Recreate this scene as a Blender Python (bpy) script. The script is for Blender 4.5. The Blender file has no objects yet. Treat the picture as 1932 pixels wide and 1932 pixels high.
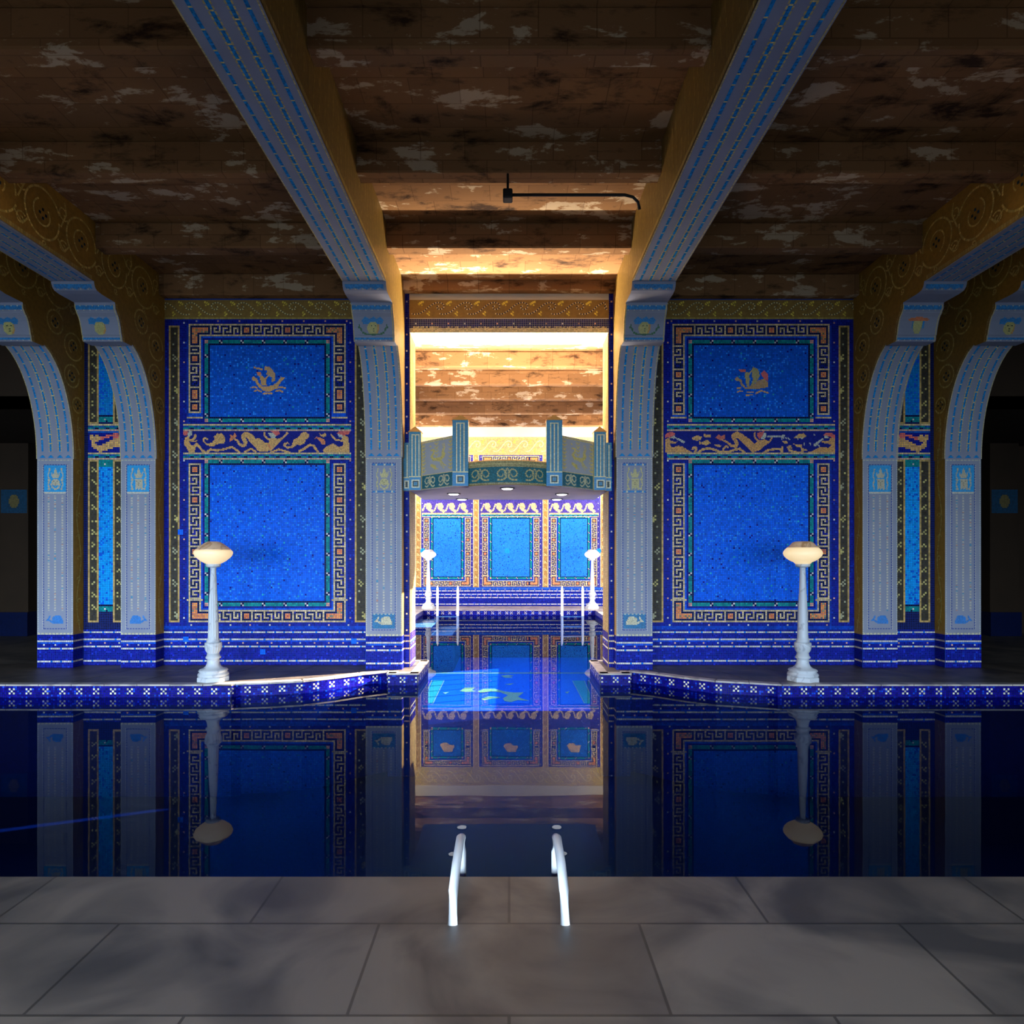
import bpy, bmesh, math, random
import numpy as np
from mathutils import Vector

random.seed(7)
RNG = np.random.default_rng(11)
scene = bpy.context.scene
C = scene.collection

# ------------------------------------------------------------------ camera
F = 1224.0            # focal length in pixels of the 1932 px frame
CX, CY = 960.5, 1048.0  # vanishing point of the hall
EYE = 1.56            # eye height above the deck
WATER = -0.15
POOL = -1.35
cam_d = bpy.data.cameras.new('camera')
cam_d.sensor_width = 36.0
cam_d.lens = 36.0 * F / 1932.0
cam_d.shift_x = (966 - CX) / 1932.0
cam_d.shift_y = (CY - 966) / 1932.0
cam_d.clip_start = 0.05
cam_d.clip_end = 200
cam = bpy.data.objects.new('camera', cam_d)
cam.location = (0, 0, EYE)
cam.rotation_euler = (math.pi / 2, 0, 0)
C.objects.link(cam)
scene.camera = cam

# ------------------------------------------------------------------ light
scene.view_settings.view_transform = 'Standard'
scene.view_settings.look = 'None'
scene.view_settings.gamma = 1.0
scene.view_settings.use_curve_mapping = False
scene.view_settings.exposure = 0.0

world = bpy.data.worlds.new('sky')
scene.world = world
world.use_nodes = True
wn = world.node_tree.nodes['Background']
wn.inputs[0].default_value = (0.45, 0.65, 1.0, 1)
wn.inputs[1].default_value = 0.6

SUN_DIR = Vector((-0.80, -0.32, -0.40)).normalized()
sun_d = bpy.data.lights.new('sun', 'SUN')
sun_d.energy = 75.0
sun_d.angle = 0.01
sun_d.color = (1.0, 0.86, 0.66)
sun = bpy.data.objects.new('sun', sun_d)
sun.rotation_euler = SUN_DIR.to_track_quat('-Z', 'Y').to_euler()
sun.location = (20, 20, 20)
C.objects.link(sun)


def window_light(name, loc, direction, sx, sy, energy, color, spread):
    d = bpy.data.lights.new(name, 'AREA')
    d.shape = 'RECTANGLE'
    d.size, d.size_y = sx, sy
    d.energy = energy
    d.color = color
    d.spread = math.radians(spread)
    o = bpy.data.objects.new(name, d)
    o.location = loc
    o.rotation_euler = Vector(direction).to_track_quat('-Z', 'Y').to_euler()
    C.objects.link(o)
    return o


# daylight of the window row behind the viewer (sky light: it falls, it does not rise)
HALL_WINDOWS = [-9.0, -6.0, -3.0, 0.0, 3.0, 6.0, 9.0]
for wx, we in zip(HALL_WINDOWS, (310, 310, 285, 225, 180, 135, 105)):
    window_light('hall_window_daylight', (wx, -3.75, 1.55), (0, 1, -0.52), 1.8, 2.2, we,
                 (0.60, 0.78, 1.0), 92)
# daylight of the two tall gallery windows just behind the arch, and of the pool windows
for sx in (-1, 1):
    window_light('gallery_window_daylight', (sx * 4.05, 11.7, 3.8), (-sx, -0.5, 0.1), 3.0, 2.2, 640,
                 (1.0, 0.84, 0.62), 175)
    window_light('pool_window_daylight', (sx * 4.05, 16.0, 1.5), (-sx, 0.25, -0.05), 4.5, 1.7, 360,
                 (0.90, 0.93, 1.0), 170)
    window_light('clerestory_daylight', (sx * 4.05, 18.4, 4.05), (-sx, 0.75, 0.9), 2.4, 1.7, 430,
                 (1.0, 0.90, 0.72), 150)

# ------------------------------------------------------------------ helpers


def lin(r, g, b):
    f = lambda c: ((c / 255 + 0.055) / 1.055) ** 2.4 if c > 10 else c / 255 / 12.92
    return (f(r), f(g), f(b))


def X(px, Y): return (px - CX) * Y / F
def Z(py, Y): return EYE - (py - CY) * Y / F


def link(o, parent=None):
    C.objects.link(o)
    if parent is not None:
        o.parent = parent
    return o


def mk(name, verts, faces, mat, parent=None, smooth=False, world_space=True):
    """one mesh object; vertices are in world metres and get shifted to the parent's base"""
    me = bpy.data.meshes.new(name)
    off = Vector((0, 0, 0))
    if parent is not None and world_space:
        p = parent
        while p is not None:
            off += p.location
            p = p.parent
    me.from_pydata([(v[0] - off[0], v[1] - off[1], v[2] - off[2]) for v in verts], [], faces)
    me.validate()
    if mat is not None:
        for m in (mat if isinstance(mat, (list, tuple)) else [mat]):
            me.materials.append(m)
    if smooth:
        me.polygons.foreach_set('use_smooth', [True] * len(me.polygons))
    return link(bpy.data.objects.new(name, me), parent)


def bevel(o, w=0.008, seg=2):
    m = o.modifiers.new('bevel', 'BEVEL')
    m.width = w
    m.segments = seg
    m.limit_method = 'ANGLE'
    return o


def box_vf(x0, x1, y0, y1, z0, z1):
    v = [(x0, y0, z0), (x1, y0, z0), (x1, y1, z0), (x0, y1, z0), (x0, y0, z1), (x1, y0, z1), (x1, y1, z1), (x0, y1, z1)]
    f = [(0, 3, 2, 1), (4, 5, 6, 7), (0, 1, 5, 4), (1, 2, 6, 5), (2, 3, 7, 6), (3, 0, 4, 7)]
    return v, f


def box(name, x0, x1, y0, y1, z0, z1, mat, parent=None, bev=0):
    v, f = box_vf(min(x0, x1), max(x0, x1), min(y0, y1), max(y0, y1), z0, z1)
    o = mk(name, v, f, mat, parent)
    if bev:
        bevel(o, bev)
    return o


def boxes(name, bl, mat, parent=None):
    V, Fc = [], []
    for b in bl:
        v, f = box_vf(*b)
        n = len(V)
        V += v
        Fc += [tuple(i + n for i in q) for q in f]
    return mk(name, V, Fc, mat, parent)


def prism(name, poly, x0, x1, mat, parent=None, side_mat=None, smooth=False):
    """(Y, Z) polygon extruded along X; mat = the swept faces, side_mat = the two ends"""
    n = len(poly)
    x0, x1 = min(x0, x1), max(x0, x1)
    V = [(x0, p[0], p[1]) for p in poly] + [(x1, p[0], p[1]) for p in poly]
    a = sum(poly[i][0] * poly[(i + 1) % n][1] - poly[(i + 1) % n][0] * poly[i][1] for i in range(n))
    Fc = []
    for i in range(n):
        j = (i + 1) % n
        Fc.append((i, j, n + j, n + i) if a < 0 else (j, i, n + i, n + j))
    e0 = tuple(range(n))
    e1 = tuple(range(n, 2 * n))
    Fc += [e0[::-1], e1] if a > 0 else [e0, e1[::-1]]
    o = mk(name, V, Fc, [mat, side_mat or mat], parent)
    for p in o.data.polygons:
        if p.index >= n:
            p.material_index = 1
    return o


def lathe(name, prof, mat, parent=None, n=40, loc=(0, 0, 0), flutes=0, depth=0.0, frange=None, smooth=True):
    """profile of (radius, height); flutes press grooves into the given height range"""
    V, Fc = [], []
    m = len(prof)
    for r, h in prof:
        for k in range(n):
            a = 2 * math.pi * k / n
            rr = r
            if flutes and frange[0] <= h <= frange[1]:
                rr = r * (1 - depth * (0.5 + 0.5 * math.cos(flutes * a)))
            V.append((loc[0] + rr * math.cos(a), loc[1] + rr * math.sin(a), loc[2] + h))
    for i in range(m - 1):
        for k in range(n):
            Fc.append((i * n + k, i * n + (k + 1) % n, (i + 1) * n + (k + 1) % n, (i + 1) * n + k))
    Fc.append(tuple(range(n))[::-1])
    Fc.append(tuple(range((m - 1) * n, m * n)))
    o = mk(name, V, Fc, mat, parent, smooth=smooth)
    return o


def tube(name, pts, r, mat, parent=None, n=10):
    pts = [Vector(p) for p in pts]
    rr = r if isinstance(r, (list, tuple)) else [r] * len(pts)
    V, Fc = [], []
    for i, p in enumerate(pts):
        t = (pts[min(i + 1, len(pts) - 1)] - pts[max(i - 1, 0)]).normalized()
        up = Vector((0, 0, 1)) if abs(t.z) < 0.9 else Vector((1, 0, 0))
        a = t.cross(up).normalized()
        b = a.cross(t).normalized()
        for k in range(n):
            q = 2 * math.pi * k / n
            V.append(p + (a * math.cos(q) + b * math.sin(q)) * rr[i])
    for i in range(len(pts) - 1):
        for k in range(n):
            Fc.append((i * n + k, i * n + (k + 1) % n, (i + 1) * n + (k + 1) % n, (i + 1) * n + k))
    Fc.append(tuple(range(n))[::-1])
    Fc.append(tuple(range((len(pts) - 1) * n, len(pts) * n)))
    return mk(name, V, Fc, mat, parent, smooth=True)


def tag(o, label=None, cat=None, group=None, kind=None):
    for k, v in (('label', label), ('category', cat), ('group', group), ('kind', kind)):
        if v:
            o[k] = v
    return o


def thing(name, loc, label, cat, group=None):
    o = bpy.data.objects.new(name, None)
    o.empty_display_size = 0.1
    o.location = loc
    C.objects.link(o)
    return tag(o, label, cat, group)


def struct(o):
    o['kind'] = 'structure'
    return o


# ------------------------------------------------------------------ materials
def new_mat(name):
    m = bpy.data.materials.new(name)
    m.use_nodes = True
    nt = m.node_tree
    return m, nt, nt.nodes['Principled BSDF']


def nd(nt, t, **kw):
    n = nt.nodes.new(t)
    for k, v in kw.items():
        setattr(n, k, v)
    return n


def plain(name, col, rough=0.5, spec=0.5, metal=0.0, noise=0.0, scale=12.0, emit=None):
    m, nt, b = new_mat(name)
    b.inputs['Roughness'].default_value = rough
    b.inputs['Specular IOR Level'].default_value = spec
    b.inputs['Metallic'].default_value = metal
    tc = nd(nt, 'ShaderNodeTexCoord')
    nz = nd(nt, 'ShaderNodeTexNoise')
    nz.inputs['Scale'].default_value = scale
    nz.inputs['Detail'].default_value = 5
    nt.links.new(tc.outputs['Object'], nz.inputs['Vector'])
    mx = nd(nt, 'ShaderNodeMix', data_type='RGBA')
    k = max(0.0, 1 - noise)
    mx.inputs[6].default_value = (col[0] * k, col[1] * k, col[2] * k, 1)
    k = 1 + noise
    mx.inputs[7].default_value = (min(1, col[0] * k), min(1, col[1] * k), min(1, col[2] * k), 1)
    nt.links.new(nz.outputs['Fac'], mx.inputs[0])
    nt.links.new(mx.outputs[2], b.inputs['Base Color'])
    if emit:
        b.inputs['Emission Color'].default_value = (*emit[0], 1)
        b.inputs['Emission Strength'].default_value = emit[1]
    return m


def mosaic_mat(name, rough, spec):
    """glass tesserae: the tile's own colour is a face attribute, the glass gets fine procedural streaks"""
    m, nt, b = new_mat(name)
    at = nd(nt, 'ShaderNodeAttribute', attribute_name='tile')
    tc = nd(nt, 'ShaderNodeTexCoord')
    nz = nd(nt, 'ShaderNodeTexNoise')
    nz.inputs['Scale'].default_value = 60
    nt.links.new(tc.outputs['Object'], nz.inputs['Vector'])
    mr = nd(nt, 'ShaderNodeMapRange')
    mr.inputs[3].default_value = 0.85
    mr.inputs[4].default_value = 1.15
    nt.links.new(nz.outputs['Fac'], mr.inputs[0])
    vm = nd(nt, 'ShaderNodeVectorMath', operation='SCALE')
    nt.links.new(at.outputs['Color'], vm.inputs[0])
    nt.links.new(mr.outputs[0], vm.inputs['Scale'])
    nt.links.new(vm.outputs[0], b.inputs['Base Color'])
    b.inputs['Roughness'].default_value = rough
    b.inputs['Specular IOR Level'].default_value = spec
    return m


M_TILE = mosaic_mat('glass_tesserae', 0.38, 0.05)
M_GROUT = plain('blue_grey_grout', (0.014, 0.055, 0.34), 0.8, 0.05, noise=0.2, scale=4)
M_GROUT_DARK = plain('dark_grout', (0.06, 0.05, 0.05), 0.8, 0.2, noise=0.2, scale=4)
M_STONE = plain('lavender_grey_pillar_stone', (0.255, 0.268, 0.335), 0.7, 0.15, noise=0.16, scale=3.0)
M_OCHRE = plain('ochre_gold_mosaic_ground', (0.26, 0.15, 0.030), 0.5, 0.3, noise=0.35, scale=22)
M_DARK = plain('dark_bronze_mosaic_ground', (0.045, 0.038, 0.024), 0.5, 0.3, noise=0.3, scale=18)
M_WHITE = plain('white_enamel', (0.80, 0.80, 0.80), 0.35, 0.5, noise=0.04)
M_BLACK = plain('black_iron', (0.015, 0.013, 0.012), 0.6, 0.3, noise=0.2)
M_GREY_SOFFIT = plain('grey_plaster_soffit', (0.42, 0.41, 0.42), 0.8, 0.2, noise=0.2, scale=3)
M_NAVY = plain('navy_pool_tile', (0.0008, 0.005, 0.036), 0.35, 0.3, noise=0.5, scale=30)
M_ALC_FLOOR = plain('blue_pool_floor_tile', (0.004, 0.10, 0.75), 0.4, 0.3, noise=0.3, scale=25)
M_PLASTER = plain('cream_plaster', (0.55, 0.48, 0.36), 0.8, 0.2, noise=0.12, scale=2)
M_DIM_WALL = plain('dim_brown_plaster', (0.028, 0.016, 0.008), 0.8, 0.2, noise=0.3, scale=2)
M_GLOW = plain('lit_downlight_glass', (0.9, 0.9, 0.9), 0.4, 0.3, emit=((1.0, 0.96, 0.9), 6.0))


def marble_mat(name, c0, c1, rough, scale=2.0, vein=0.5, slabs=None):
    m, nt, b = new_mat(name)
    tc = nd(nt, 'ShaderNodeTexCoord')
    nz = nd(nt, 'ShaderNodeTexNoise')
    nz.inputs['Scale'].default_value = scale
    nz.inputs['Detail'].default_value = 8
    nz.inputs['Distortion'].default_value = 1.6
    nt.links.new(tc.outputs['Object'], nz.inputs['Vector'])
    cr = nd(nt, 'ShaderNodeValToRGB')
    e = cr.color_ramp.elements
    e[0].position, e[0].color = 0.36, (*c1, 1)
    e[1].position, e[1].color = 0.36 + 0.25 * vein, (*c0, 1)
    nt.links.new(nz.outputs['Fac'], cr.inputs[0])
    out = cr.outputs[0]
    if slabs:
        br = nd(nt, 'ShaderNodeTexBrick')
        br.inputs['Scale'].default_value = 1.0
        br.inputs['Brick Width'].default_value = slabs[0]
        br.inputs['Row Height'].default_value = slabs[1]
        br.inputs['Mortar Size'].default_value = 0.006
        br.inputs['Color1'].default_value = (1, 1, 1, 1)
        br.inputs['Color2'].default_value = (0.75, 0.75, 0.78, 1)
        br.inputs['Mortar'].default_value = (0.35, 0.35, 0.35, 1)
        nt.links.new(tc.outputs['Object'], br.inputs['Vector'])
        mx = nd(nt, 'ShaderNodeMix', data_type='RGBA', blend_type='MULTIPLY')
        mx.inputs[0].default_value = 1
        nt.links.new(out, mx.inputs[6])
        nt.links.new(br.outputs['Color'], mx.inputs[7])
        out = mx.outputs[2]
    nt.links.new(out, b.inputs['Base Color'])
    b.inputs['Roughness'].default_value = rough
    return m


M_MARBLE = marble_mat('white_veined_marble', (0.54, 0.56, 0.58), (0.36, 0.37, 0.40), 0.45, 6.0, 0.3)
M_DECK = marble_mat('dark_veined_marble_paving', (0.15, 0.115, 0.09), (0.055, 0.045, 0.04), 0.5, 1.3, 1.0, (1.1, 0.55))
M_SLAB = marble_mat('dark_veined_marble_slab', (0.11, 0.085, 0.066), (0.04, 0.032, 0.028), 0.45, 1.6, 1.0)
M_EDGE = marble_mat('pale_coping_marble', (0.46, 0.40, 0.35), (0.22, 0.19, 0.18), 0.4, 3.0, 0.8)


def concrete_mat(name, dark, mid, pale):
    """weathered board-marked concrete: brown, with peeling pale patches and run-down stains"""
    m, nt, b = new_mat(name)
    tc = nd(nt, 'ShaderNodeTexCoord')
    mp = nd(nt, 'ShaderNodeMapping')
    mp.inputs['Scale'].default_value = (1.0, 1.9, 2.6)
    nt.links.new(tc.outputs['Object'], mp.inputs[0])
    n1 = nd(nt, 'ShaderNodeTexNoise')
    n1.inputs['Scale'].default_value = 1.7
    n1.inputs['Detail'].default_value = 9
    n1.inputs['Roughness'].default_value = 0.66
    n1.inputs['Distortion'].default_value = 0.25
    nt.links.new(mp.outputs[0], n1.inputs['Vector'])
    cr = nd(nt, 'ShaderNodeValToRGB')
    cr.color_ramp.elements[0].position = 0.34
    cr.color_ramp.elements[0].color = (*dark, 1)
    cr.color_ramp.elements[1].position = 0.78
    cr.color_ramp.elements[1].color = (*pale, 1)
    for p, c in ((0.46, mid), (0.565, mid), (0.60, pale)):
        e = cr.color_ramp.elements.new(p)
        e.color = (*c, 1)
    nt.links.new(n1.outputs['Fac'], cr.inputs[0])
    # board joints
    br = nd(nt, 'ShaderNodeTexBrick')
    br.inputs['Scale'].default_value = 1.0
    br.inputs['Brick Width'].default_value = 0.42
    br.inputs['Row Height'].default_value = 0.31
    br.inputs['Mortar Size'].default_value = 0.005
    br.inputs['Color1'].default_value = (1, 1, 1, 1)
    br.inputs['Color2'].default_value = (0.74, 0.72, 0.70, 1)
    br.inputs['Mortar'].default_value = (0.55, 0.5, 0.45, 1)
    cmb = nd(nt, 'ShaderNodeCombineXYZ')
    sep = nd(nt, 'ShaderNodeSeparateXYZ')
    nt.links.new(tc.outputs['Object'], sep.inputs[0])
    ad = nd(nt, 'ShaderNodeMath', operation='ADD')
    nt.links.new(sep.outputs['Y'], ad.inputs[0])
    nt.links.new(sep.outputs['Z'], ad.inputs[1])
    nt.links.new(sep.outputs['X'], cmb.inputs['X'])
    nt.links.new(ad.outputs[0], cmb.inputs['Y'])
    nt.links.new(cmb.outputs[0], br.inputs['Vector'])
    mx = nd(nt, 'ShaderNodeMix', data_type='RGBA', blend_type='MULTIPLY')
    mx.inputs[0].default_value = 0.85
    nt.links.new(cr.outputs[0], mx.inputs[6])
    nt.links.new(br.outputs['Color'], mx.inputs[7])
    nt.links.new(mx.outputs[2], b.inputs['Base Color'])
    b.inputs['Roughness'].default_value = 0.9
    b.inputs['Specular IOR Level'].default_value = 0.15
    bp = nd(nt, 'ShaderNodeBump')
    bp.inputs['Strength'].default_value = 0.35
    bp.inputs['Distance'].default_value = 0.02
    nt.links.new(n1.outputs['Fac'], bp.inputs['Height'])
    nt.links.new(bp.outputs[0], b.inputs['Normal'])
    return m


M_CONC = concrete_mat('weathered_board_concrete', (0.042, 0.019, 0.008), (0.25, 0.122, 0.047), (0.52, 0.38, 0.24))


def water_mat():
    m = bpy.data.materials.new('still_pool_water')
    m.use_nodes = True
    nt = m.node_tree
    nt.nodes.clear()
    out = nd(nt, 'ShaderNodeOutputMaterial')
    mix = nd(nt, 'ShaderNodeMixShader')
    # Schlick reflectance of water, the same from above and from below the surface
    ge = nd(nt, 'ShaderNodeNewGeometry')
    dp_ = nd(nt, 'ShaderNodeVectorMath', operation='DOT_PRODUCT')
    ab = nd(nt, 'ShaderNodeMath', operation='ABSOLUTE')
    om = nd(nt, 'ShaderNodeMath', operation='SUBTRACT')
    om.inputs[0].default_value = 1.0
    pw = nd(nt, 'ShaderNodeMath', operation='POWER')
    pw.inputs[1].default_value = 5.0
    fr = nd(nt, 'ShaderNodeMath', operation='MULTIPLY_ADD')
    fr.inputs[1].default_value = 0.98
    fr.inputs[2].default_value = 0.02
    nt.links.new(ge.outputs['Normal'], dp_.inputs[0])
    nt.links.new(ge.outputs['Incoming'], dp_.inputs[1])
    nt.links.new(dp_.outputs['Value'], ab.inputs[0])
    nt.links.new(ab.outputs[0], om.inputs[1])
    nt.links.new(om.outputs[0], pw.inputs[0])
    nt.links.new(pw.outputs[0], fr.inputs[0])
    tr = nd(nt, 'ShaderNodeBsdfTransparent')
    tr.inputs[0].default_value = (0.32, 0.58, 0.92, 1)
    gl = nd(nt, 'ShaderNodeBsdfGlossy')
    gl.inputs['Roughness'].default_value = 0.008
    gl.inputs['Color'].default_value = (0.34, 0.36, 0.39, 1)
    tc = nd(nt, 'ShaderNodeTexCoord')
    mp = nd(nt, 'ShaderNodeMapping')
    mp.inputs['Scale'].default_value = (0.6, 1.0, 1.0)
    nz = nd(nt, 'ShaderNodeTexNoise')
    nz.inputs['Scale'].default_value = 1.1
    nz.inputs['Detail'].default_value = 2
    bp = nd(nt, 'ShaderNodeBump')
    bp.inputs['Strength'].default_value = 0.02
    bp.inputs['Distance'].default_value = 0.05
    L = nt.links.new
    L(tc.outputs['Object'], mp.inputs[0])
    L(mp.outputs[0], nz.inputs['Vector'])
    L(nz.outputs['Fac'], bp.inputs['Height'])
    L(bp.outputs[0], gl.inputs['Normal'])
    L(fr.outputs[0], mix.inputs[0])
    L(tr.outputs[0], mix.inputs[1])
    L(gl.outputs[0], mix.inputs[2])
    L(mix.outputs[0], out.inputs[0])
    return m


M_WATER = water_mat()

# ------------------------------------------------------------------ mosaic engine
T = 0.0254   # one-inch tesserae
GOLD = (0.70, 0.51, 0.20)
TAN = (0.86, 0.46, 0.085)
ORANGE = (0.95, 0.29, 0.035)
CORAL = (0.92, 0.17, 0.07)
PALE = (0.60, 0.58, 0.38)
BLACK = (0.004, 0.005, 0.018)
NAVY = (0.007, 0.006, 0.21)
BLUE = (0.004, 0.085, 0.62)
FIELD = (0.002, 0.135, 0.86)
LBLUE = (0.02, 0.26, 0.95)
SKYB = (0.005, 0.36, 0.90)
GREEN = (0.006, 0.27, 0.20)
TEAL = (0.008, 0.22, 0.36)
WHITE = (0.62, 0.58, 0.48)
LAV = (0.40, 0.385, 0.44)
YEL = (0.62, 0.46, 0.12)


class Canvas:
    """a grid of tesserae: colour, presence and the part each tile belongs to"""

    def __init__(s, w, h):
        s.w, s.h = w, h
        s.c = np.zeros((h, w, 3))
        s.m = np.zeros((h, w), bool)
        s.p = np.zeros((h, w), int)
        s.names = ['mosaic']
        s.j = np.zeros((h, w)) + 0.16

    def part(s, name):
        s.names.append(name)
        return len(s.names) - 1

    def rect(s, c0, r0, c1, r1, col, part=None, jit=None):
        c0, r0, c1, r1 = [int(round(v)) for v in (c0, r0, c1, r1)]
        c0, r0 = max(c0, 0), max(r0, 0)
        c1, r1 = min(c1, s.w), min(r1, s.h)
        if c1 <= c0 or r1 <= r0:
            return
        if col is None:
            s.m[r0:r1, c0:c1] = False
            return
        s.c[r0:r1, c0:c1] = col
        s.m[r0:r1, c0:c1] = True
        if part is not None:
            s.p[r0:r1, c0:c1] = part
        if jit is not None:
            s.j[r0:r1, c0:c1] = jit

    def px(s, c, r, col, part=None):
        s.rect(c, r, c + 1, r + 1, col, part)

    def sel(s, mask, col, part=None):
        s.c[mask] = col
        s.m[mask] = True
        if part is not None:
            s.p[mask] = part

    def poly(s, pts, col, part=None):
        yy, xx = np.mgrid[0:s.h, 0:s.w]
        xx = xx + 0.5
        yy = yy + 0.5
        ins = np.zeros((s.h, s.w), bool)
        n = len(pts)
        for i in range(n):
            x1, y1 = pts[i]
            x2, y2 = pts[(i + 1) % n]
            if y1 == y2:
                continue
            cond = ((y1 > yy) != (y2 > yy)) & (xx < (x2 - x1) * (yy - y1) / (y2 - y1) + x1)
            ins ^= cond
        s.sel(ins, col, part)

    def stroke(s, pts, w0, w1, col, part=None):
        yy, xx = np.mgrid[0:s.h, 0:s.w]
        xx = xx + 0.5
        yy = yy + 0.5
        ins = np.zeros((s.h, s.w), bool)
        n = len(pts) - 1
        for i in range(n):
            (x1, y1), (x2, y2) = pts[i], pts[i + 1]
            L2 = (x2 - x1) ** 2 + (y2 - y1) ** 2 + 1e-9
            t = np.clip(((xx - x1) * (x2 - x1) + (yy - y1) * (y2 - y1)) / L2, 0, 1)
            d2 = (xx - x1 - t * (x2 - x1)) ** 2 + (yy - y1 - t * (y2 - y1)) ** 2
            w = (w0 + (w1 - w0) * (i + t) / n) / 2
            ins |= d2 < w * w
        s.sel(ins, col, part)

    def disc(s, cx, cy, rx, ry, col, part=None):
        yy, xx = np.mgrid[0:s.h, 0:s.w]
        s.sel(((xx + 0.5 - cx) / rx) ** 2 + ((yy + 0.5 - cy) / ry) ** 2 < 1, col, part)

    def speckle(s, c0, r0, c1, r1, frac, col):
        k = int((c1 - c0) * (r1 - r0) * frac)
        for _ in range(k):
            s.px(random.randrange(int(c0), int(c1)), random.randrange(int(r0), int(r1)), col)

    def emit(s, mapf, parent, gap=0.07, tilt=0.0009, lift=0.002, mat=None, rename=None, kind='stuff'):
        """mapf(u, v) -> positions (N,3), normals (N,3); u, v in cells"""
        objs = []
        for pid in np.unique(s.p[s.m]):
            rr, cc = np.nonzero(s.m & (s.p == pid))
            n = len(rr)
            if n == 0:
                continue
            P = np.zeros((n, 4, 3))
            g = 0.012 if 'strip' in s.names[pid] else gap
            h = lift + RNG.uniform(-tilt, tilt, (n, 4)) + RNG.uniform(0, tilt, (n, 1))
            for k, (du, dv) in enumerate(((g, 1 - g), (1 - g, 1 - g), (1 - g, g), (g, g))):
                q, nn = mapf(cc + du, rr + dv)
                P[:, k] = q + nn * h[:, k][:, None]
            col = s.c[rr, cc]
            jj = s.j[rr, cc][:, None]
            col = col * (1 + RNG.uniform(-1, 1, (n, 1)) * jj) + RNG.uniform(-0.5, 0.5, (n, 3)) * jj * 0.06 * col.max(1)[:, None]
            objs.append(quads(s.names[pid], P, np.clip(col, 0.001, 0.98), parent, mat, kind))
        return objs


def quads(name, P, col, parent, mat=None, kind='stuff'):
    n = len(P)
    off = np.zeros(3)
    p = parent
    while p is not None:
        off += np.array(p.location)
        p = p.parent
    me = bpy.data.meshes.new(name)
    me.vertices.add(4 * n)
    me.vertices.foreach_set('co', (P.reshape(-1, 3) - off).astype(np.float32).ravel())
    me.loops.add(4 * n)
    me.loops.foreach_set('vertex_index', np.arange(4 * n, dtype=np.int32))
    me.polygons.add(n)
    me.polygons.foreach_set('loop_start', np.arange(0, 4 * n, 4, dtype=np.int32))
    me.polygons.foreach_set('loop_total', np.full(n, 4, dtype=np.int32))
    me.update(calc_edges=True)
    a = me.attributes.new('tile', 'FLOAT_COLOR', 'FACE')
    a.data.foreach_set('color', np.concatenate([col, np.ones((n, 1))], 1).astype(np.float32).ravel())
    me.materials.append(mat or M_TILE)
    o = link(bpy.data.objects.new(name, me), parent)
    if kind:
        o['kind'] = kind
    return o


def plane_map(o, du, dv, n=None):
    o, du, dv = np.array(o, float), np.array(du, float), np.array(dv, float)
    n = np.cross(dv, du) if n is None else np.array(n, float)
    n /= np.linalg.norm(n)

    def f(u, v):
        u = np.asarray(u, float)
        v = np.asarray(v, float)
        q = o + u[:, None] * du + v[:, None] * dv
        return q, np.broadcast_to(n, q.shape)
    return f


def path_map(path, nrm, pitch, dv):
    """u runs along a 3-D polyline, v along dv; nrm = normal of each path vertex"""
    path = np.array(path, float)
    nrm = np.array(nrm, float)
    seg = np.linalg.norm(np.diff(path, axis=0), axis=1)
    s = np.concatenate([[0], np.cumsum(seg)])
    dv = np.array(dv, float)

    def f(u, v):
        su = np.asarray(u, float) * pitch
        q = np.stack([np.interp(su, s, path[:, k]) for k in range(3)], 1) + np.asarray(v, float)[:, None] * dv
        m = np.stack([np.interp(su, s, nrm[:, k]) for k in range(3)], 1)
        m /= np.linalg.norm(m, axis=1)[:, None] + 1e-9
        return q, m
    return f, s[-1]


def chain(pts, n, size, cols, jit=0.2, spacing=1.12, lift=0.003, width=None):
    """tesserae laid one after another along a 3-D polyline; returns quads and colours"""
    pts = np.array(pts, float)
    n = np.array(n, float)
    n /= np.linalg.norm(n)
    seg = np.linalg.norm(np.diff(pts, axis=0), axis=1)
    s = np.concatenate([[0], np.cumsum(seg)])
    k = max(1, int(s[-1] / (size * spacing)))
    ts = (np.arange(k) + 0.5) * s[-1] / k
    c = np.stack([np.interp(ts, s, pts[:, i]) for i in range(3)], 1)
    e = 0.3 * size
    t = np.stack([np.interp(np.clip(ts + e, 0, s[-1]), s, pts[:, i]) - np.interp(np.clip(ts - e, 0, s[-1]), s, pts[:, i]) for i in range(3)], 1)
    t /= np.linalg.norm(t, axis=1)[:, None] + 1e-9
    b = np.cross(n, t)
    hw = (width or size) / 2
    hs = size / 2
    c = c + n * lift
    P = np.stack([c - t * hs - b * hw, c + t * hs - b * hw, c + t * hs + b * hw, c - t * hs + b * hw], 1)
    if len(cols) == 1:
        col = np.repeat(np.array(cols), k, 0)
    else:
        col = np.array(cols)[np.arange(k) % len(cols)]
    col = np.clip(col * (1 + RNG.uniform(-jit, jit, (k, 1))), 0, 1)
    return P, col


class Bag:
    def __init__(s): s.P, s.c = [], []

    def chain(s, *a, **k):
        P, c = chain(*a, **k)
        s.P.append(P)
        s.c.append(c)

    def build(s, name, parent, kind='stuff'):
        if not s.P:
            return None
        return quads(name, np.concatenate(s.P), np.concatenate(s.c), parent, None, kind)


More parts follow.
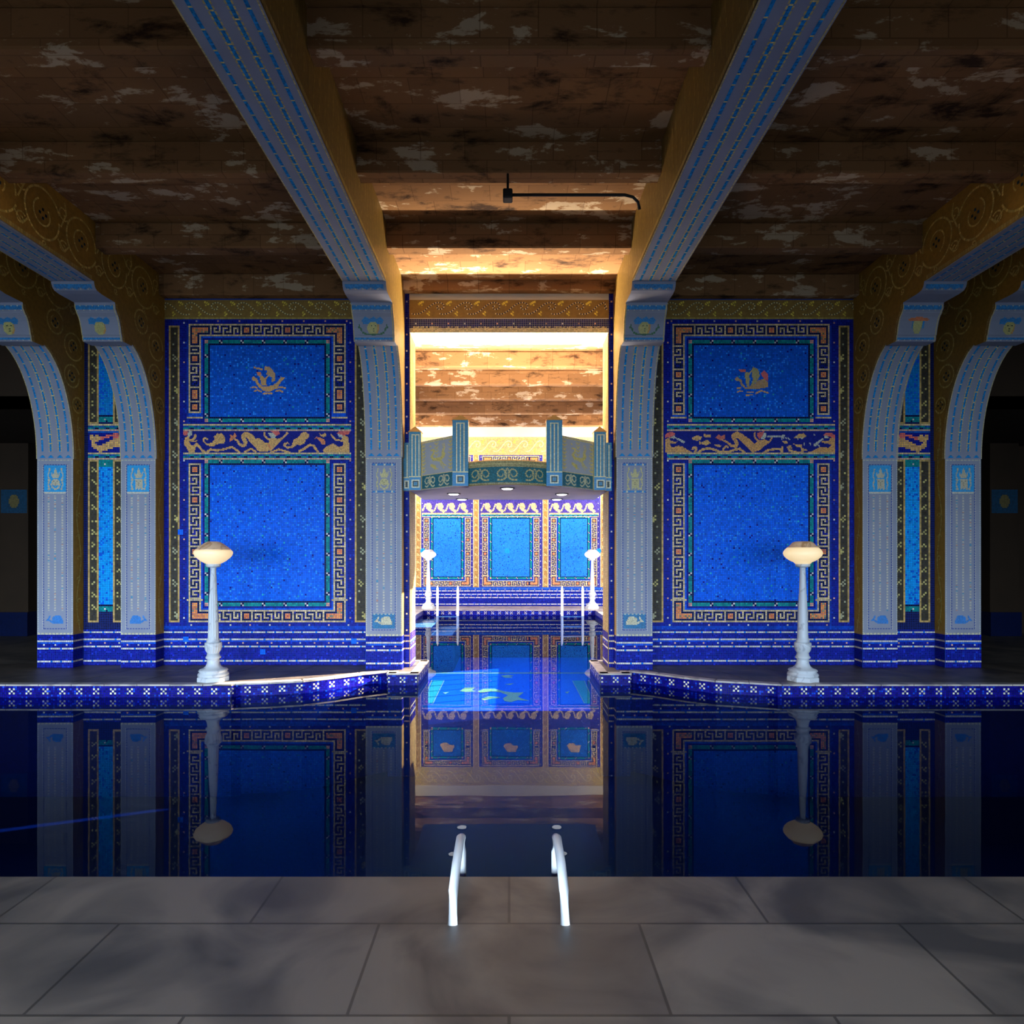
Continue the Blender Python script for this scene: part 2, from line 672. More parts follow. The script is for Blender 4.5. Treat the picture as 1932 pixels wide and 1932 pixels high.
# ---- shared motifs on canvases (cells)
def hooks(n):
    """5 x n meander between two rails; True = pale line"""
    a = np.zeros((5, n), bool)

    def col(c, rows):
        if 0 <= c < n:
            for r in rows:
                a[r, c] = True
    # opening hook
    col(1, (1, 2, 3)); col(2, (1, 3)); col(3, (3,)); col(4, (0, 1, 2, 3))
    c = 6
    while c + 6 <= n - 4:
        col(c, (1, 2, 3, 4)); col(c + 1, (1,)); col(c + 2, (1, 3)); col(c + 3, (3,)); col(c + 4, (0, 1, 2, 3))
        c += 6
    col(c, (1, 2, 3, 4)); col(c + 1, (1,)); col(c + 2, (1, 2, 3))
    return a


def band(cv, c0, r0, seq, vertical, flip, part):
    """meander band 7 tiles wide starting at (c0, r0); seq of numbers: hook run length, 's' square, 't' tall square, 'f' filler"""
    def put(u, v, col, p=part):
        if vertical:
            cv.px(c0 + v, r0 + u, col, p)
        else:
            cv.px(c0 + u, r0 + v, col, p)
    u = 0

    def rail(k):
        for q in range(k):
            put(u + q, 0, GOLD)
            put(u + q, 6, GOLD)

    def bar():
        nonlocal u
        for v in range(7):
            put(u, v, GOLD)
        u += 1
    bar()
    for it in seq:
        if it == 's' or it == 't':
            L = 5 if it == 's' else 7
            rail(L)
            sq = cv.part('orange_square')
            for q in range(L):
                for v in range(1, 6):
                    ins = 1 <= q <= L - 2 and 2 <= v <= 4
                    put(u + q, v, ORANGE if ins else BLACK, sq if ins else part)
            put(u + L // 2, 3, (0.75, 0.12, 0.03), sq)
            u += L
        elif it == 'f':
            rail(3)
            for q in range(3):
                for v in range(1, 6):
                    put(u + q, v, GOLD if (q == 1 and v in (2, 3, 4)) else BLACK)
            u += 3
        else:
            a = hooks(it)
            if flip:
                a = a[::-1]
            rail(it)
            for q in range(it):
                for v in range(5):
                    put(u + q, v + 1, GOLD if a[v, q] else (NAVY if random.random() < 0.25 else BLACK))
            u += it
        bar()
    return u


def seq_len(seq):
    return 1 + sum({'s': 5, 't': 7, 'f': 3}.get(i, i) + 1 for i in seq)


def corner(cv, c0, r0, top, left, part):
    """L-shaped orange corner block, 12 x 12 tiles, with its rails"""
    oc = cv.part('orange_corner')
    for i in range(12):
        for j in range(12):
            a, b = (i if left else 11 - i), (j if top else 11 - j)
            d = min(a, b)
            if d == 0 or (d == 6 and max(a, b) >= 6):
                cv.px(c0 + i, r0 + j, GOLD, part)
            elif d in (1, 5) or (d < 6 and max(a, b) == 11):
                cv.px(c0 + i, r0 + j, BLACK, part)
            elif d < 6:
                cv.px(c0 + i, r0 + j, ORANGE if random.random() > 0.12 else (0.25, 0.25, 0.08), oc)
            if d in (2, 3, 4) and max(a, b) == 11:
                cv.px(c0 + i, r0 + j, BLACK, part)


def panel(cv, c0, r0, W, H, closed, seq_h, seq_l, seq_r, field=FIELD, bare=False):
    """blue field in a green ring inside a Greek key frame that is closed at 'top' or 'bottom'"""
    kp = cv.part('greek_key_border')
    gp = cv.part('green_ring')
    fp = cv.part('blue_field')
    bp = cv.part('blue_margin')
    cv.rect(c0, r0, c0 + W, r0 + H, BLUE, bp)
    top = closed == 'top'
    # ring and field
    i0, i1 = c0 + 9, c0 + W - 9
    j0 = r0 + (9 if top else -2)
    j1 = r0 + H + (2 if top else -9)
    cv.rect(i0 - 1, j0 - 1, i1 + 1, j1 + 1, NAVY, bp)
    cv.rect(i0, j0, i1, j1, GREEN, gp, 0.35)
    for q in range(i0 + 8, i1 - 4, 12):
        for jj in (j0, j1 - 2):
            cv.px(q, jj, WHITE, gp); cv.px(q + 1, jj + 1, WHITE, gp); cv.px(q, jj + 1, BLACK, gp); cv.px(q + 1, jj, BLACK, gp)
    for q in range(j0 + 8, j1 - 4, 11):
        for ii in (i0, i1 - 2):
            cv.px(ii, q, WHITE, gp); cv.px(ii + 1, q + 1, WHITE, gp); cv.px(ii + 1, q, BLACK, gp); cv.px(ii, q + 1, BLACK, gp)
    for ii in (i0, i1 - 2):
        for jj in (j0, j1 - 2):
            cv.rect(ii, jj, ii + 2, jj + 2, (0.7, 0.35, 0.2), gp)
    cv.rect(i0 + 2, j0 + 2, i1 - 2, j1 - 2, BLACK, gp)
    cv.rect(i0 + 3, j0 + 3, i1 - 3, j1 - 3, field, fp, 0.22)
    a = (i0 + 3, j0 + 3, i1 - 3, j1 - 3)
    cv.speckle(*a, 0.10, LBLUE)
    cv.speckle(*a, 0.05, (0.004, 0.09, 0.55))
    cv.speckle(*a, 0.010, NAVY)
    cv.speckle(*a, 0.006, (0.02, 0.40, 0.55))
    # corners and horizontal band
    rh = r0 if top else r0 + H - 7
    rc = r0 if top else r0 + H - 12
    n = band(cv, c0 + 12, rh, seq_h, False, not top, kp)
    if n < W - 24:
        cv.rect(c0 + 12 + n, rh, c0 + W - 12, rh + 7, GOLD, kp)
        cv.rect(c0 + 12 + n, rh + 1, c0 + W - 12, rh + 6, BLACK, kp)
        cv.rect(c0 + 13 + n, rh + 2, c0 + W - 13, rh + 5, ORANGE, kp)
    corner(cv, c0, rc, top, True, kp)
    corner(cv, c0 + W - 12, rc, top, False, kp)
    rv = r0 + 12 if top else r0
    for side, sq in ((0, seq_l), (1, seq_r)):
        n = band(cv, c0 + (0 if side == 0 else W - 7), rv, sq, True, side == 1, kp)
        end = rv + n
        lim = r0 + H if top else r0 + H - 12
        if end < lim:
            cv.rect(c0 + (0 if side == 0 else W - 7), end, c0 + (7 if side == 0 else W), lim, BLUE, bp)
            cv.rect(c0 + (-1 if side == 0 else W - 8), lim - 1, c0 + (8 if side == 0 else W + 1), lim, GOLD, kp)
    return fp


def wave_band(cv, c0, r0, c1, part):
    """gold / green ripple / gold, 5 tiles high"""
    cv.rect(c0, r0, c1, r0 + 1, GOLD, part, 0.3)
    cv.rect(c0, r0 + 1, c1, r0 + 3, GREEN, part, 0.4)
    for c in range(c0, c1):
        k = (c - c0) % 6
        if k in (0, 1, 2):
            cv.px(c, r0 + 1, (0.01, 0.10, 0.35), part)
        elif k in (3, 5):
            cv.px(c, r0 + 2, BLACK if k == 5 else (0.01, 0.10, 0.35), part)
        else:
            cv.px(c, r0 + 2, BLACK, part)
    cv.rect(c0, r0 + 3, c1, r0 + 4, (0.66, 0.42, 0.22), part, 0.3)


def dashes(cv, r, c0, c1, col, part, solid=False):
    c = c0
    while c < c1:
        n = random.choice((4, 5, 6, 7)) if not solid else random.choice((14, 18, 22))
        cv.rect(c, r, min(c + n, c1), r + 1, col, part, 0.25)
        if c + n < c1:
            cv.px(c + n, r, (0.01, 0.16, 0.60), part)
        c += n + 1


def dots(cv, r, c0, c1, step, part):
    c = c0 + step // 2
    while c < c1:
        cv.px(int(c), r, random.choice((WHITE, (0.70, 0.36, 0.22), (0.70, 0.36, 0.22), PALE)), part)
        c += step


def dado(cv, r0, c0, c1, z_top_rows, part):
    """tiled base: rows counted up from the floor line r0 (exclusive)"""
    cv.rect(c0, r0 - z_top_rows, c1, r0, NAVY, part, 0.35)
    cv.speckle(c0, r0 - z_top_rows, c1, r0, 0.10, (0.012, 0.02, 0.42))
    dashes(cv, r0 - 3, c0, c1, WHITE, part)
    if z_top_rows > 19:
        dashes(cv, r0 - 19, c0, c1, WHITE, part)
    dashes(cv, r0 - 11, c0, c1, WHITE, part)
    dots(cv, r0 - 13, c0, c1, 8, part)
    cv.rect(c0, r0 - 14, c1, r0 - 13, (0.005, 0.05, 0.50), part)
    dashes(cv, r0 - 15, c0, c1, WHITE, part, True)


def side_vine(cv, c0, r0, c1, r1, part):
    """dark strip in gold rails with scattered gold sea creatures"""
    cv.rect(c0, r0, c1, r1, (0.05, 0.042, 0.026), part, 0.25)
    cv.rect(c0, r0, c0 + 1, r1, (0.50, 0.32, 0.10), part, 0.3)
    cv.rect(c1 - 1, r0, c1, r1, (0.50, 0.32, 0.10), part, 0.3)
    cv.rect(c0, r0, c1, r0 + 1, (0.50, 0.32, 0.10), part, 0.3)
    cv.rect(c0, r1 - 1, c1, r1, (0.50, 0.32, 0.10), part, 0.3)



# ================================================================== THE SETTING
YW = 9.22        # face of the long tiled wall
YS = 9.03        # face of the narrow strip beside the arch
YB = 9.53        # rear of that wall
YBACK = 19.95    # rear wall of the alcove
XR = 1.39        # arch reveal
XA = (1.4625, 1.9537)
XB = (4.904, 5.386)
XC = (6.048, 6.547)
ALX = 4.2        # alcove side walls
ZS = 5.5         # ceiling slab

# ---- decks with their coping


def deck_path(s):
    st = 3.33 if s < 0 else 3.22
    p = [(12.0, 7.82), (st + 0.02, 7.82), (st - 0.01, 7.87), (st - 0.06, 7.91), (st - 0.16, 7.92)]
    ctrl = [(2.90, 7.945), (2.57, 8.04), (2.30, 8.21), (2.07, 8.41), (1.87, 8.58), (1.70, 8.70), (1.60, 8.74)]
    p += ctrl + [(1.60, 8.54), (1.20, 8.54), (1.20, 9.62), (2.46, 9.62), (2.46, 18.5), (0.0, 18.5)]
    return [(s * a, b) for a, b in p]


def poly_top(name, pts, z, mat, parent=None, thick=0.03):
    n = len(pts)
    V = [(x, y, z) for x, y in pts] + [(x, y, z - thick) for x, y in pts]
    Fc = [tuple(range(n))] + [(i, (i + 1) % n, n + (i + 1) % n, n + i) for i in range(n)]
    return mk(name, V, Fc, mat, parent)


def coping(path, s, parent, n_under=True, u0=0.0):
    """tiled riser of the pool edge along a plan path, water side to the left of travel for s<0"""
    pts = np.array(path, float)
    # densify
    q = [pts[0]]
    for a, b in zip(pts[:-1], pts[1:]):
        k = max(1, int(np.linalg.norm(b - a) / 0.04))
        for i in range(1, k + 1):
            q.append(a + (b - a) * i / k)
    q = np.array(q)
    d = np.gradient(q, axis=0)
    d /= np.linalg.norm(d, axis=1)[:, None] + 1e-9
    nr = np.stack([d[:, 1], -d[:, 0]], 1) * (1 if s < 0 else -1)
    P3 = np.concatenate([q, np.full((len(q), 1), -0.014)], 1)
    N3 = np.concatenate([nr, np.zeros((len(q), 1))], 1)
    f, L = path_map(P3, N3, T, (0, 0, -T))
    w = int(L / T)
    cv = Canvas(w, 9)
    pt = cv.part('coping_tiles')
    cv.rect(0, 0, w, 9, NAVY, pt, 0.35)
    cv.speckle(0, 0, w, 9, 0.12, (0.01, 0.05, 0.5))
    c = 3
    while c < w - 3:
        for k in ((0, 0), (2, 0), (1, 1), (0, 2), (2, 2)):
            cv.px(c + k[0], 1 + k[1], WHITE, pt)
        c += 8
    cv.emit(f, parent)
    # riser under the tiles
    V, Fc = [], []
    for x, y in q:
        V += [(x, y, -0.012), (x, y, POOL - 0.05)]
    for i in range(len(q) - 1):
        Fc.append((2 * i, 2 * i + 1, 2 * i + 3, 2 * i + 2))
    mk('pool_riser', V, Fc, M_NAVY, parent)


for s, side in ((-1, 'left'), (1, 'right')):
    path = deck_path(s)
    outline = path + [(0, YBACK + 0.2), (s * 12, YBACK + 0.2)]
    dk = struct(poly_top('floor_deck_' + side, outline, 0.0, M_DECK, thick=0.02))
    coping(path, s, dk)
    # pale marble coping stones along the water, one by one
    pp = np.array(path, float)
    seg_ = np.linalg.norm(np.diff(pp, axis=0), axis=1)
    cum = np.concatenate([[0], np.cumsum(seg_)])
    corners = [k for k in range(1, len(pp) - 1) if np.dot((pp[k] - pp[k - 1]) / seg_[k - 1], (pp[k + 1] - pp[k]) / seg_[k]) < 0.5]
    stops = [0.0] + [cum[k] for k in corners] + [cum[-1]]
    at = lambda d: np.array([np.interp(d, cum, pp[:, 0]), np.interp(d, cum, pp[:, 1])])
    for d0, d1 in zip(stops[:-1], stops[1:]):
        k = max(1, int(round((d1 - d0) / 0.36)))
        if d0 == 0.0:
            k = max(1, int(round((d1 - d0) / 0.40)))
        for i in range(k):
            a, b = d0 + (d1 - d0) * i / k + 0.003, d0 + (d1 - d0) * (i + 1) / k - 0.003
            if abs(at(b)[0]) > 7.6:
                continue
            A, B = at(a), at(b)
            t = (B - A) / np.linalg.norm(B - A)
            nrm = np.array([t[1], -t[0]]) * (1 if s < 0 else -1)
            q = [A + nrm * 0.014, B + nrm * 0.014, B - nrm * 0.11, A - nrm * 0.11]
            V = [(x, y, -0.012) for x, y in q] + [(x, y, 0.008) for x, y in q]
            mk('coping_stone', V, [(0, 1, 5, 4), (1, 2, 6, 5), (2, 3, 7, 6), (3, 0, 4, 7), (4, 5, 6, 7), (3, 2, 1, 0)], M_EDGE, dk)
    # paving slabs of the front deck
    bm = bmesh.new()
    inner = [(7.4, 7.93)] + [(abs(x), y + 0.11) for x, y in path[1:13]] + [(1.31, 8.66), (1.31, 9.3), (7.4, 9.3)]
    inner = [p for p in inner if not (p[0] < 1.65 and p[1] > 8.8 and p[1] < 9.2)]
    bm.faces.new([bm.verts.new((s * x, y, 0.0)) for x, y in inner])
    for x in np.arange(1.9, 7.4, 0.78):
        bmesh.ops.bisect_plane(bm, geom=bm.verts[:] + bm.edges[:] + bm.faces[:], plane_co=(s * x, 0, 0), plane_no=(1, 0.25 * s, 0))
    for y in (8.32, 8.78):
        bmesh.ops.bisect_plane(bm, geom=bm.verts[:] + bm.edges[:] + bm.faces[:], plane_co=(0, y, 0), plane_no=(0, 1, 0))
    for f in bm.faces:
        if f.calc_area() < 0.01:
            continue
        c = f.calc_center_median()
        q = []
        for v in f.verts:
            d = v.co - c
            q.append(c + d * (1 - min(0.2, 0.006 / max(0.05, d.length))))
        n = len(q)
        V = [(p.x, p.y, 0.0) for p in q] + [(p.x, p.y, 0.004) for p in q]
        mk('paving_slab', V, [tuple(range(n, 2 * n))] + [(i, (i + 1) % n, n + (i + 1) % n, n + i) for i in range(n)], M_SLAB, dk)
    bm.free()

# paving around the far pool: sunlight put into its colour as paler marble
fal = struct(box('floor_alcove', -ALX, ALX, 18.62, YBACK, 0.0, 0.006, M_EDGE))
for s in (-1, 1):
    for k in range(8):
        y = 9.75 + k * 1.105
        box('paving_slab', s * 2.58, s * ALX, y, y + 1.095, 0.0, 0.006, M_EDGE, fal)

near = struct(box('floor_deck_near', -12, 12, -4, 3.15, -0.02, 0.0, M_DECK))
cv = Canvas(int(24 / T), 9)
pt = cv.part('coping_tiles')
cv.rect(0, 0, cv.w, 9, NAVY, pt, 0.35)
cv.emit(plane_map((-12, 3.151, -0.014), (T, 0, 0), (0, 0, -T), (0, 1, 0)), near)
mk('pool_riser', [(-12, 3.15, -0.012), (12, 3.15, -0.012), (12, 3.15, POOL - .05), (-12, 3.15, POOL - .05)], [(0, 1, 2, 3)], M_NAVY, near)

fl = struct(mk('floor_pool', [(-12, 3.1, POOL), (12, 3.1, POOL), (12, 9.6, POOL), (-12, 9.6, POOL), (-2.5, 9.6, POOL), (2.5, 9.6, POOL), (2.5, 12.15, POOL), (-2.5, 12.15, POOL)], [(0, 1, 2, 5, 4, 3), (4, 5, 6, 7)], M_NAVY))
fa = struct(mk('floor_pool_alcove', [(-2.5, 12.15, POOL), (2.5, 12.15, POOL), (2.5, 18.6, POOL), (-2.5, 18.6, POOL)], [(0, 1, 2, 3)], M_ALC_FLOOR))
# mosaic sea monster and green borders on the alcove floor


def fpx(zx, zy):
    px, py = 740 + zx * 0.22774, 920 + zy * 0.22774
    D = (EYE - POOL) * F / (py - CY)
    return ((px - CX) * D / F, D)


def floor_shape(name, pts, mat, lift=0.004):
    q = [fpx(*p) for p in pts]
    return mk(name, [(x, y, POOL + lift) for x, y in q], [tuple(range(len(q)))], mat, fa)


M_FGOLD = plain('gold_floor_tesserae', (0.55, 0.50, 0.16), 0.4, 0.4, noise=0.5, scale=30)
M_FGREEN = plain('green_floor_tesserae', (0.05, 0.36, 0.30), 0.4, 0.4, noise=0.4, scale=30)
M_FPURP = plain('violet_floor_tesserae', (0.06, 0.04, 0.40), 0.4, 0.4, noise=0.4, scale=30)
for sh in ([(705, 1690), (760, 1668), (850, 1668), (930, 1690), (1010, 1700), (1090, 1698), (1060, 1722), (1040, 1732), (1070, 1748), (1135, 1768), (1040, 1762), (985, 1778), (930, 1770), (915, 1748), (960, 1722), (890, 1696), (820, 1690), (730, 1702)],
           [(735, 1752), (800, 1732), (880, 1735), (900, 1745), (830, 1748), (760, 1765)],
           [(560, 1688), (600, 1660), (690, 1655), (660, 1680), (700, 1690), (610, 1695)],
           [(900, 1560), (960, 1552), (1010, 1560), (970, 1568), (1000, 1578), (930, 1576)],
           [(930, 1630), (1010, 1622), (980, 1636)], [(420, 1700), (470, 1695), (440, 1712)], [(1430, 1695), (1470, 1690), (1450, 1708)]):
    tag(floor_shape('sea_creature_mosaic', sh, M_FGOLD, 0.006))
for sh in ([(340, 1597), (425, 1597), (330, 1790), (250, 1790)], [(1500, 1600), (1585, 1600), (1665, 1790), (1600, 1790)]):
    floor_shape('green_border_strip', sh, M_FGREEN)
for sh in ([(325, 1597), (334, 1597), (246, 1790), (236, 1790)], [(428, 1597), (434, 1597), (340, 1790), (333, 1790)],
           [(1490, 1600), (1497, 1600), (1597, 1790), (1590, 1790)], [(1588, 1600), (1594, 1600), (1675, 1790), (1668, 1790)],
           [(200, 1533), (1720, 1533), (1720, 1541), (200, 1541)]):
    floor_shape('gold_border_line', sh, M_FGOLD)
floor_shape('violet_border_strip', [(240, 1597), (322, 1597), (232, 1790), (130, 1790)], M_FPURP)
floor_shape('violet_border_strip', [(1600, 1600), (1690, 1600), (1800, 1790), (1680, 1790)], M_FPURP)

water = mk('pool_water', [(-12, 3.16, WATER), (12, 3.16, WATER), (12, 9.6, WATER), (-12, 9.6, WATER), (-2.47, 9.6, WATER), (2.47, 9.6, WATER), (2.47, 18.51, WATER), (-2.47, 18.51, WATER)],
           [(0, 1, 2, 5, 4, 3), (4, 5, 6, 7)], M_WATER)
tag(water, 'still dark blue water filling the pool and mirroring the walls', 'water', kind='stuff')

# pale marble steps just under the water along the left of the alcove
st = struct(box('floor_pool_step', -2.46, -1.40, 16.2, 18.2, POOL, -0.44, M_NAVY))
box('upper_step', -2.46, -1.95, 16.2, 18.2, -0.44, -0.24, M_NAVY, st)
for k in range(4):
    y = 16.2 + k * 0.5
    box('step_tread', -2.46, -1.95, y, y + 0.47, -0.24, -0.225, M_MARBLE, st)
    box('step_tread', -1.95, -1.42, y, y + 0.47, -0.44, -0.425, M_MARBLE, st)

# ---- long wall: two tiled bays left and right of the arch
X0W, K = 308.6, 3.372
Y0W = 1255.1 - 194 * K


def px2(cells, xs, ys, k, mirror=False):
    return [((((2 * CX - x) if mirror else x) - xs) / k, (y - ys) / k) for x, y in cells]


def zz(pts, ox, oy, sc):
    return [(ox + a / sc, oy + b / sc) for a, b in pts]


LEFT_FRIEZE = []   # (kind, points in photo pixels, widths, colour)


def figs_left():
    A = lambda p: zz(p, 340, 800, 12.075)
    B = lambda p: zz(p, 490, 800, 10.733)
    R = []
    P = lambda pts, c: R.append(('p', pts, 0, 0, c))
    S = lambda pts, a, b, c: R.append(('s', pts, a, b, c))
    # merman at the left end
    P(A([(180, 270), (110, 320), (92, 400), (98, 480), (150, 540), (200, 640), (330, 640), (340, 590), (375, 510), (420, 540), (500, 640), (600, 640), (500, 560), (430, 470), (370, 425), (310, 480), (260, 490), (210, 420), (205, 385), (290, 415), (360, 405), (420, 350), (340, 380), (280, 380), (210, 330)]), TAN)
    S(A([(270, 380), (335, 320), (345, 250)]), 3, 2.5, TAN)
    P(A([(190, 150), (270, 170), (275, 250), (200, 300), (170, 240)]), PALE)
    P(A([(60, 180), (160, 135), (190, 200), (130, 270), (75, 240)]), CORAL)
    # fish
    P(A([(505, 350), (560, 300), (645, 335), (645, 385), (580, 340), (545, 360), (555, 400), (620, 450), (720, 430), (780, 350), (765, 280), (825, 250), (840, 205), (900, 230), (940, 200), (1000, 260), (1025, 340), (1010, 450), (880, 450), (800, 480), (740, 520), (620, 490), (530, 410)]), TAN)
    P(A([(1115, 405), (1150, 290), (1130, 240), (1200, 260), (1245, 205), (1285, 280), (1230, 330), (1170, 390)]), ORANGE)
    # mermaid in the middle
    S(A([(1230, 335), (1300, 370), (1350, 460), (1420, 495), (1478, 480), (1490, 420), (1450, 340), (1440, 275)]), 2.0, 5.0, TAN)
    S(A([(1440, 275), (1500, 235), (1580, 280), (1680, 400), (1800, 490), (1950, 540)]), 5.5, 9, TAN)
    P(B([(0, 290), (100, 370), (190, 380), (180, 330), (90, 265), (75, 170), (120, 150), (115, 225), (190, 290), (240, 270), (370, 300), (440, 270), (520, 205), (545, 160), (590, 190), (480, 300), (400, 370), (330, 440), (230, 540), (0, 560), (-60, 520), (-80, 300)]), TAN)
    P(B([(170, 190), (260, 170), (340, 230), (300, 290), (230, 280)]), PALE)
    P(B([(205, 135), (385, 140), (410, 200), (340, 240), (280, 190)]), CORAL)
    P(B([(150, 400), (190, 390), (230, 500), (200, 500)]), ORANGE)
    # second fish, waves, small fish
    P(B([(590, 455), (650, 440), (680, 330), (790, 260), (850, 180), (920, 155), (1000, 205), (1005, 265), (940, 310), (900, 400), (820, 430), (760, 420), (650, 490), (560, 500), (475, 440), (490, 385), (560, 365), (605, 410), (560, 400), (525, 415), (535, 455)]), TAN)
    P(B([(1090, 320), (1150, 255), (1230, 275), (1315, 320), (1335, 425), (1270, 420), (1210, 345), (1150, 290)]), ORANGE)
    P(B([(1190, 150), (1240, 220), (1330, 180), (1350, 240), (1290, 270), (1220, 230)]), TAN)
    S(A([(620, 630), (700, 580), (800, 600), (950, 590), (1080, 550), (1180, 525), (1260, 575), (1340, 640)]), 2.4, 2.4, TAN)
    S(A([(1480, 630), (1620, 565), (1720, 630)]), 2.4, 2.4, TAN)
    S(B([(230, 570), (390, 515), (600, 575)]), 2.4, 2.4, TAN)
    S(B([(800, 550), (920, 490), (1010, 425), (1090, 440), (1140, 510), (1190, 580)]), 2.6, 2.6, TAN)
    # mermaid at the right end
    P(B([(1800, 270), (1825, 600), (1290, 570), (1280, 520), (1380, 440), (1470, 395), (1540, 415), (1600, 465), (1680, 445), (1695, 355), (1540, 345), (1450, 260), (1435, 180), (1490, 240), (1560, 310), (1660, 320), (1680, 255), (1720, 225)]), TAN)
    P(B([(1580, 200), (1690, 220), (1680, 285), (1600, 270)]), PALE)
    P(B([(1560, 190), (1600, 145), (1835, 140), (1800, 215), (1680, 230)]), CORAL)
    return R


def figs_right():
    A = lambda p: zz(p, 1250, 800, 11.365)
    B = lambda p: zz(p, 1410, 800, 10.733)
    R = []
    P = lambda pts, c: R.append(('p', pts, 0, 0, c))
    S = lambda pts, a, b, c: R.append(('s', pts, a, b, c))
    OT = (0.82, 0.40, 0.06)
    P(A([(140, 290), (60, 330), (30, 420), (45, 560), (80, 600), (10, 610), (10, 650), (760, 650), (600, 590), (500, 530), (430, 485), (340, 465), (260, 490), (210, 505), (165, 470), (160, 420), (260, 425), (355, 345), (280, 380), (170, 360), (150, 310)]), OT)
    P(A([(200, 270), (270, 240), (285, 200), (245, 320), (150, 300)]), PALE)
    P(A([(10, 275), (100, 195), (180, 165), (275, 200), (230, 260), (130, 285), (60, 300)]), CORAL)
    S(A([(270, 295), (450, 385)]), 1.4, 3, PALE)
    for f in ([(615, 300), (720, 250), (845, 265), (825, 335), (740, 360), (650, 335)], [(865, 200), (930, 225), (1045, 225), (1025, 295), (900, 290)],
              [(785, 360), (825, 395), (960, 340), (1030, 410), (940, 460), (830, 425), (785, 440)], [(1090, 435), (1200, 440), (1275, 470), (1200, 505), (1130, 475)]):
        P(A(f), TAN)
    P(A([(1130, 300), (1205, 215), (1250, 260), (1330, 220), (1345, 315), (1230, 355), (1170, 315)]), (0.80, 0.20, 0.05))
    S(A([(1265, 335), (1400, 400), (1480, 470), (1570, 480), (1600, 410), (1540, 330), (1520, 270)]), 2, 4.5, OT)
    S(A([(1520, 265), (1600, 220), (1700, 290), (1800, 380), (1950, 520)]), 5.5, 9, OT)
    S(A([(640, 540), (670, 500), (725, 510), (720, 560), (690, 610)]), 2.4, 2.6, TAN)
    S(A([(740, 630), (850, 550), (960, 520), (1100, 545), (1250, 605), (1420, 600), (1520, 560), (1650, 530), (1760, 610)]), 2.6, 2.6, TAN)
    S(A([(1310, 590), (1300, 530), (1350, 480), (1400, 490)]), 2.2, 2, TAN)
    P(B([(0, 260), (80, 340), (95, 530), (130, 545), (240, 535), (350, 440), (450, 380), (515, 290), (515, 225), (460, 235), (480, 270), (440, 350), (350, 310), (250, 335), (165, 270), (155, 160), (120, 200), (140, 280), (200, 355), (140, 400), (90, 380)]), OT)
    P(B([(310, 190), (370, 180), (385, 250), (320, 315), (265, 300)]), PALE)
    P(B([(195, 180), (340, 145), (320, 220), (250, 315), (205, 250)]), CORAL)
    S(B([(405, 250), (650, 255)]), 1.8, 1.8, PALE)
    P(B([(640, 240), (765, 215), (735, 305)]), PALE)
    for f in ([(940, 280), (985, 250), (1030, 205), (1140, 185), (1195, 240), (1130, 295), (1000, 285)], [(695, 335), (780, 335), (835, 380), (780, 405), (730, 375)], [(905, 385), (990, 415), (1100, 410), (1115, 490), (1000, 465)]):
        P(B(f), TAN)
    S(B([(300, 595), (420, 530), (600, 500), (690, 520), (710, 470), (690, 595)]), 2.4, 2.4, TAN)
    S(B([(890, 490), (860, 450), (820, 470), (850, 535), (1000, 575), (1110, 590)]), 2.4, 2.4, TAN)
    S(B([(1100, 600), (1110, 515), (1190, 530)]), 3.5, 2, TAN)
    P(B([(1740, 250), (1805, 330), (1815, 430), (1785, 560), (1850, 580), (1850, 630), (1190, 630), (1200, 580), (1330, 540), (1440, 480), (1560, 465), (1650, 485), (1705, 420), (1640, 405), (1500, 375), (1505, 345), (1640, 340), (1680, 290)]), OT)
    P(B([(1545, 220), (1620, 215), (1645, 285), (1570, 300)]), PALE)
    P(B([(1545, 225), (1590, 175), (1700, 175), (1795, 240), (1805, 300), (1650, 250)]), CORAL)
    S(B([(1360, 430), (1530, 300)]), 3.2, 1.4, PALE)
    for k in range(14):
        x = random.uniform(600, 1450)
        y = random.uniform(160, 430)
        S(B([(x, y), (x + 6, y + 26)]), 1.2, 1.2, PALE)
    return R


def ship_left():
    A = lambda p: zz(p, 330, 590, 5.367)
    R = []
    P = lambda pts, c: R.append(('p', A(pts), 0, 0, c))
    S = lambda pts, a, b, c: R.append(('s', A(pts), a, b, c))
    P([(780, 665), (800, 645), (832, 670), (850, 710), (880, 745), (940, 748), (1000, 732), (1040, 700), (1075, 650), (1115, 660), (1078, 700), (1035, 762), (960, 800), (900, 795), (850, 755), (812, 695), (790, 690)], TAN)
    P([(915, 540), (970, 555), (1015, 615), (1015, 690), (975, 705), (985, 660), (955, 640), (925, 625), (940, 590), (905, 580)], (0.70, 0.40, 0.10))
    P([(862, 640), (892, 640), (925, 690), (932, 742), (878, 737), (868, 690)], TAN)
    S([(905, 690), (945, 640)], 1.6, 1.6, TAN)
    P([(830, 605), (860, 598), (880, 620), (865, 645), (835, 640)], ORANGE)
    S([(808, 558), (885, 575)], 1.8, 1.8, TAN)
    for w in ([(775, 760), (800, 750), (830, 762)], [(1030, 765), (1070, 752), (1122, 765)], [(808, 795), (840, 785), (878, 800)], [(1028, 795), (1060, 785), (1095, 802)], [(895, 822), (940, 815), (985, 822)]):
        S(w, 1.7, 1.7, TAN)
    return R


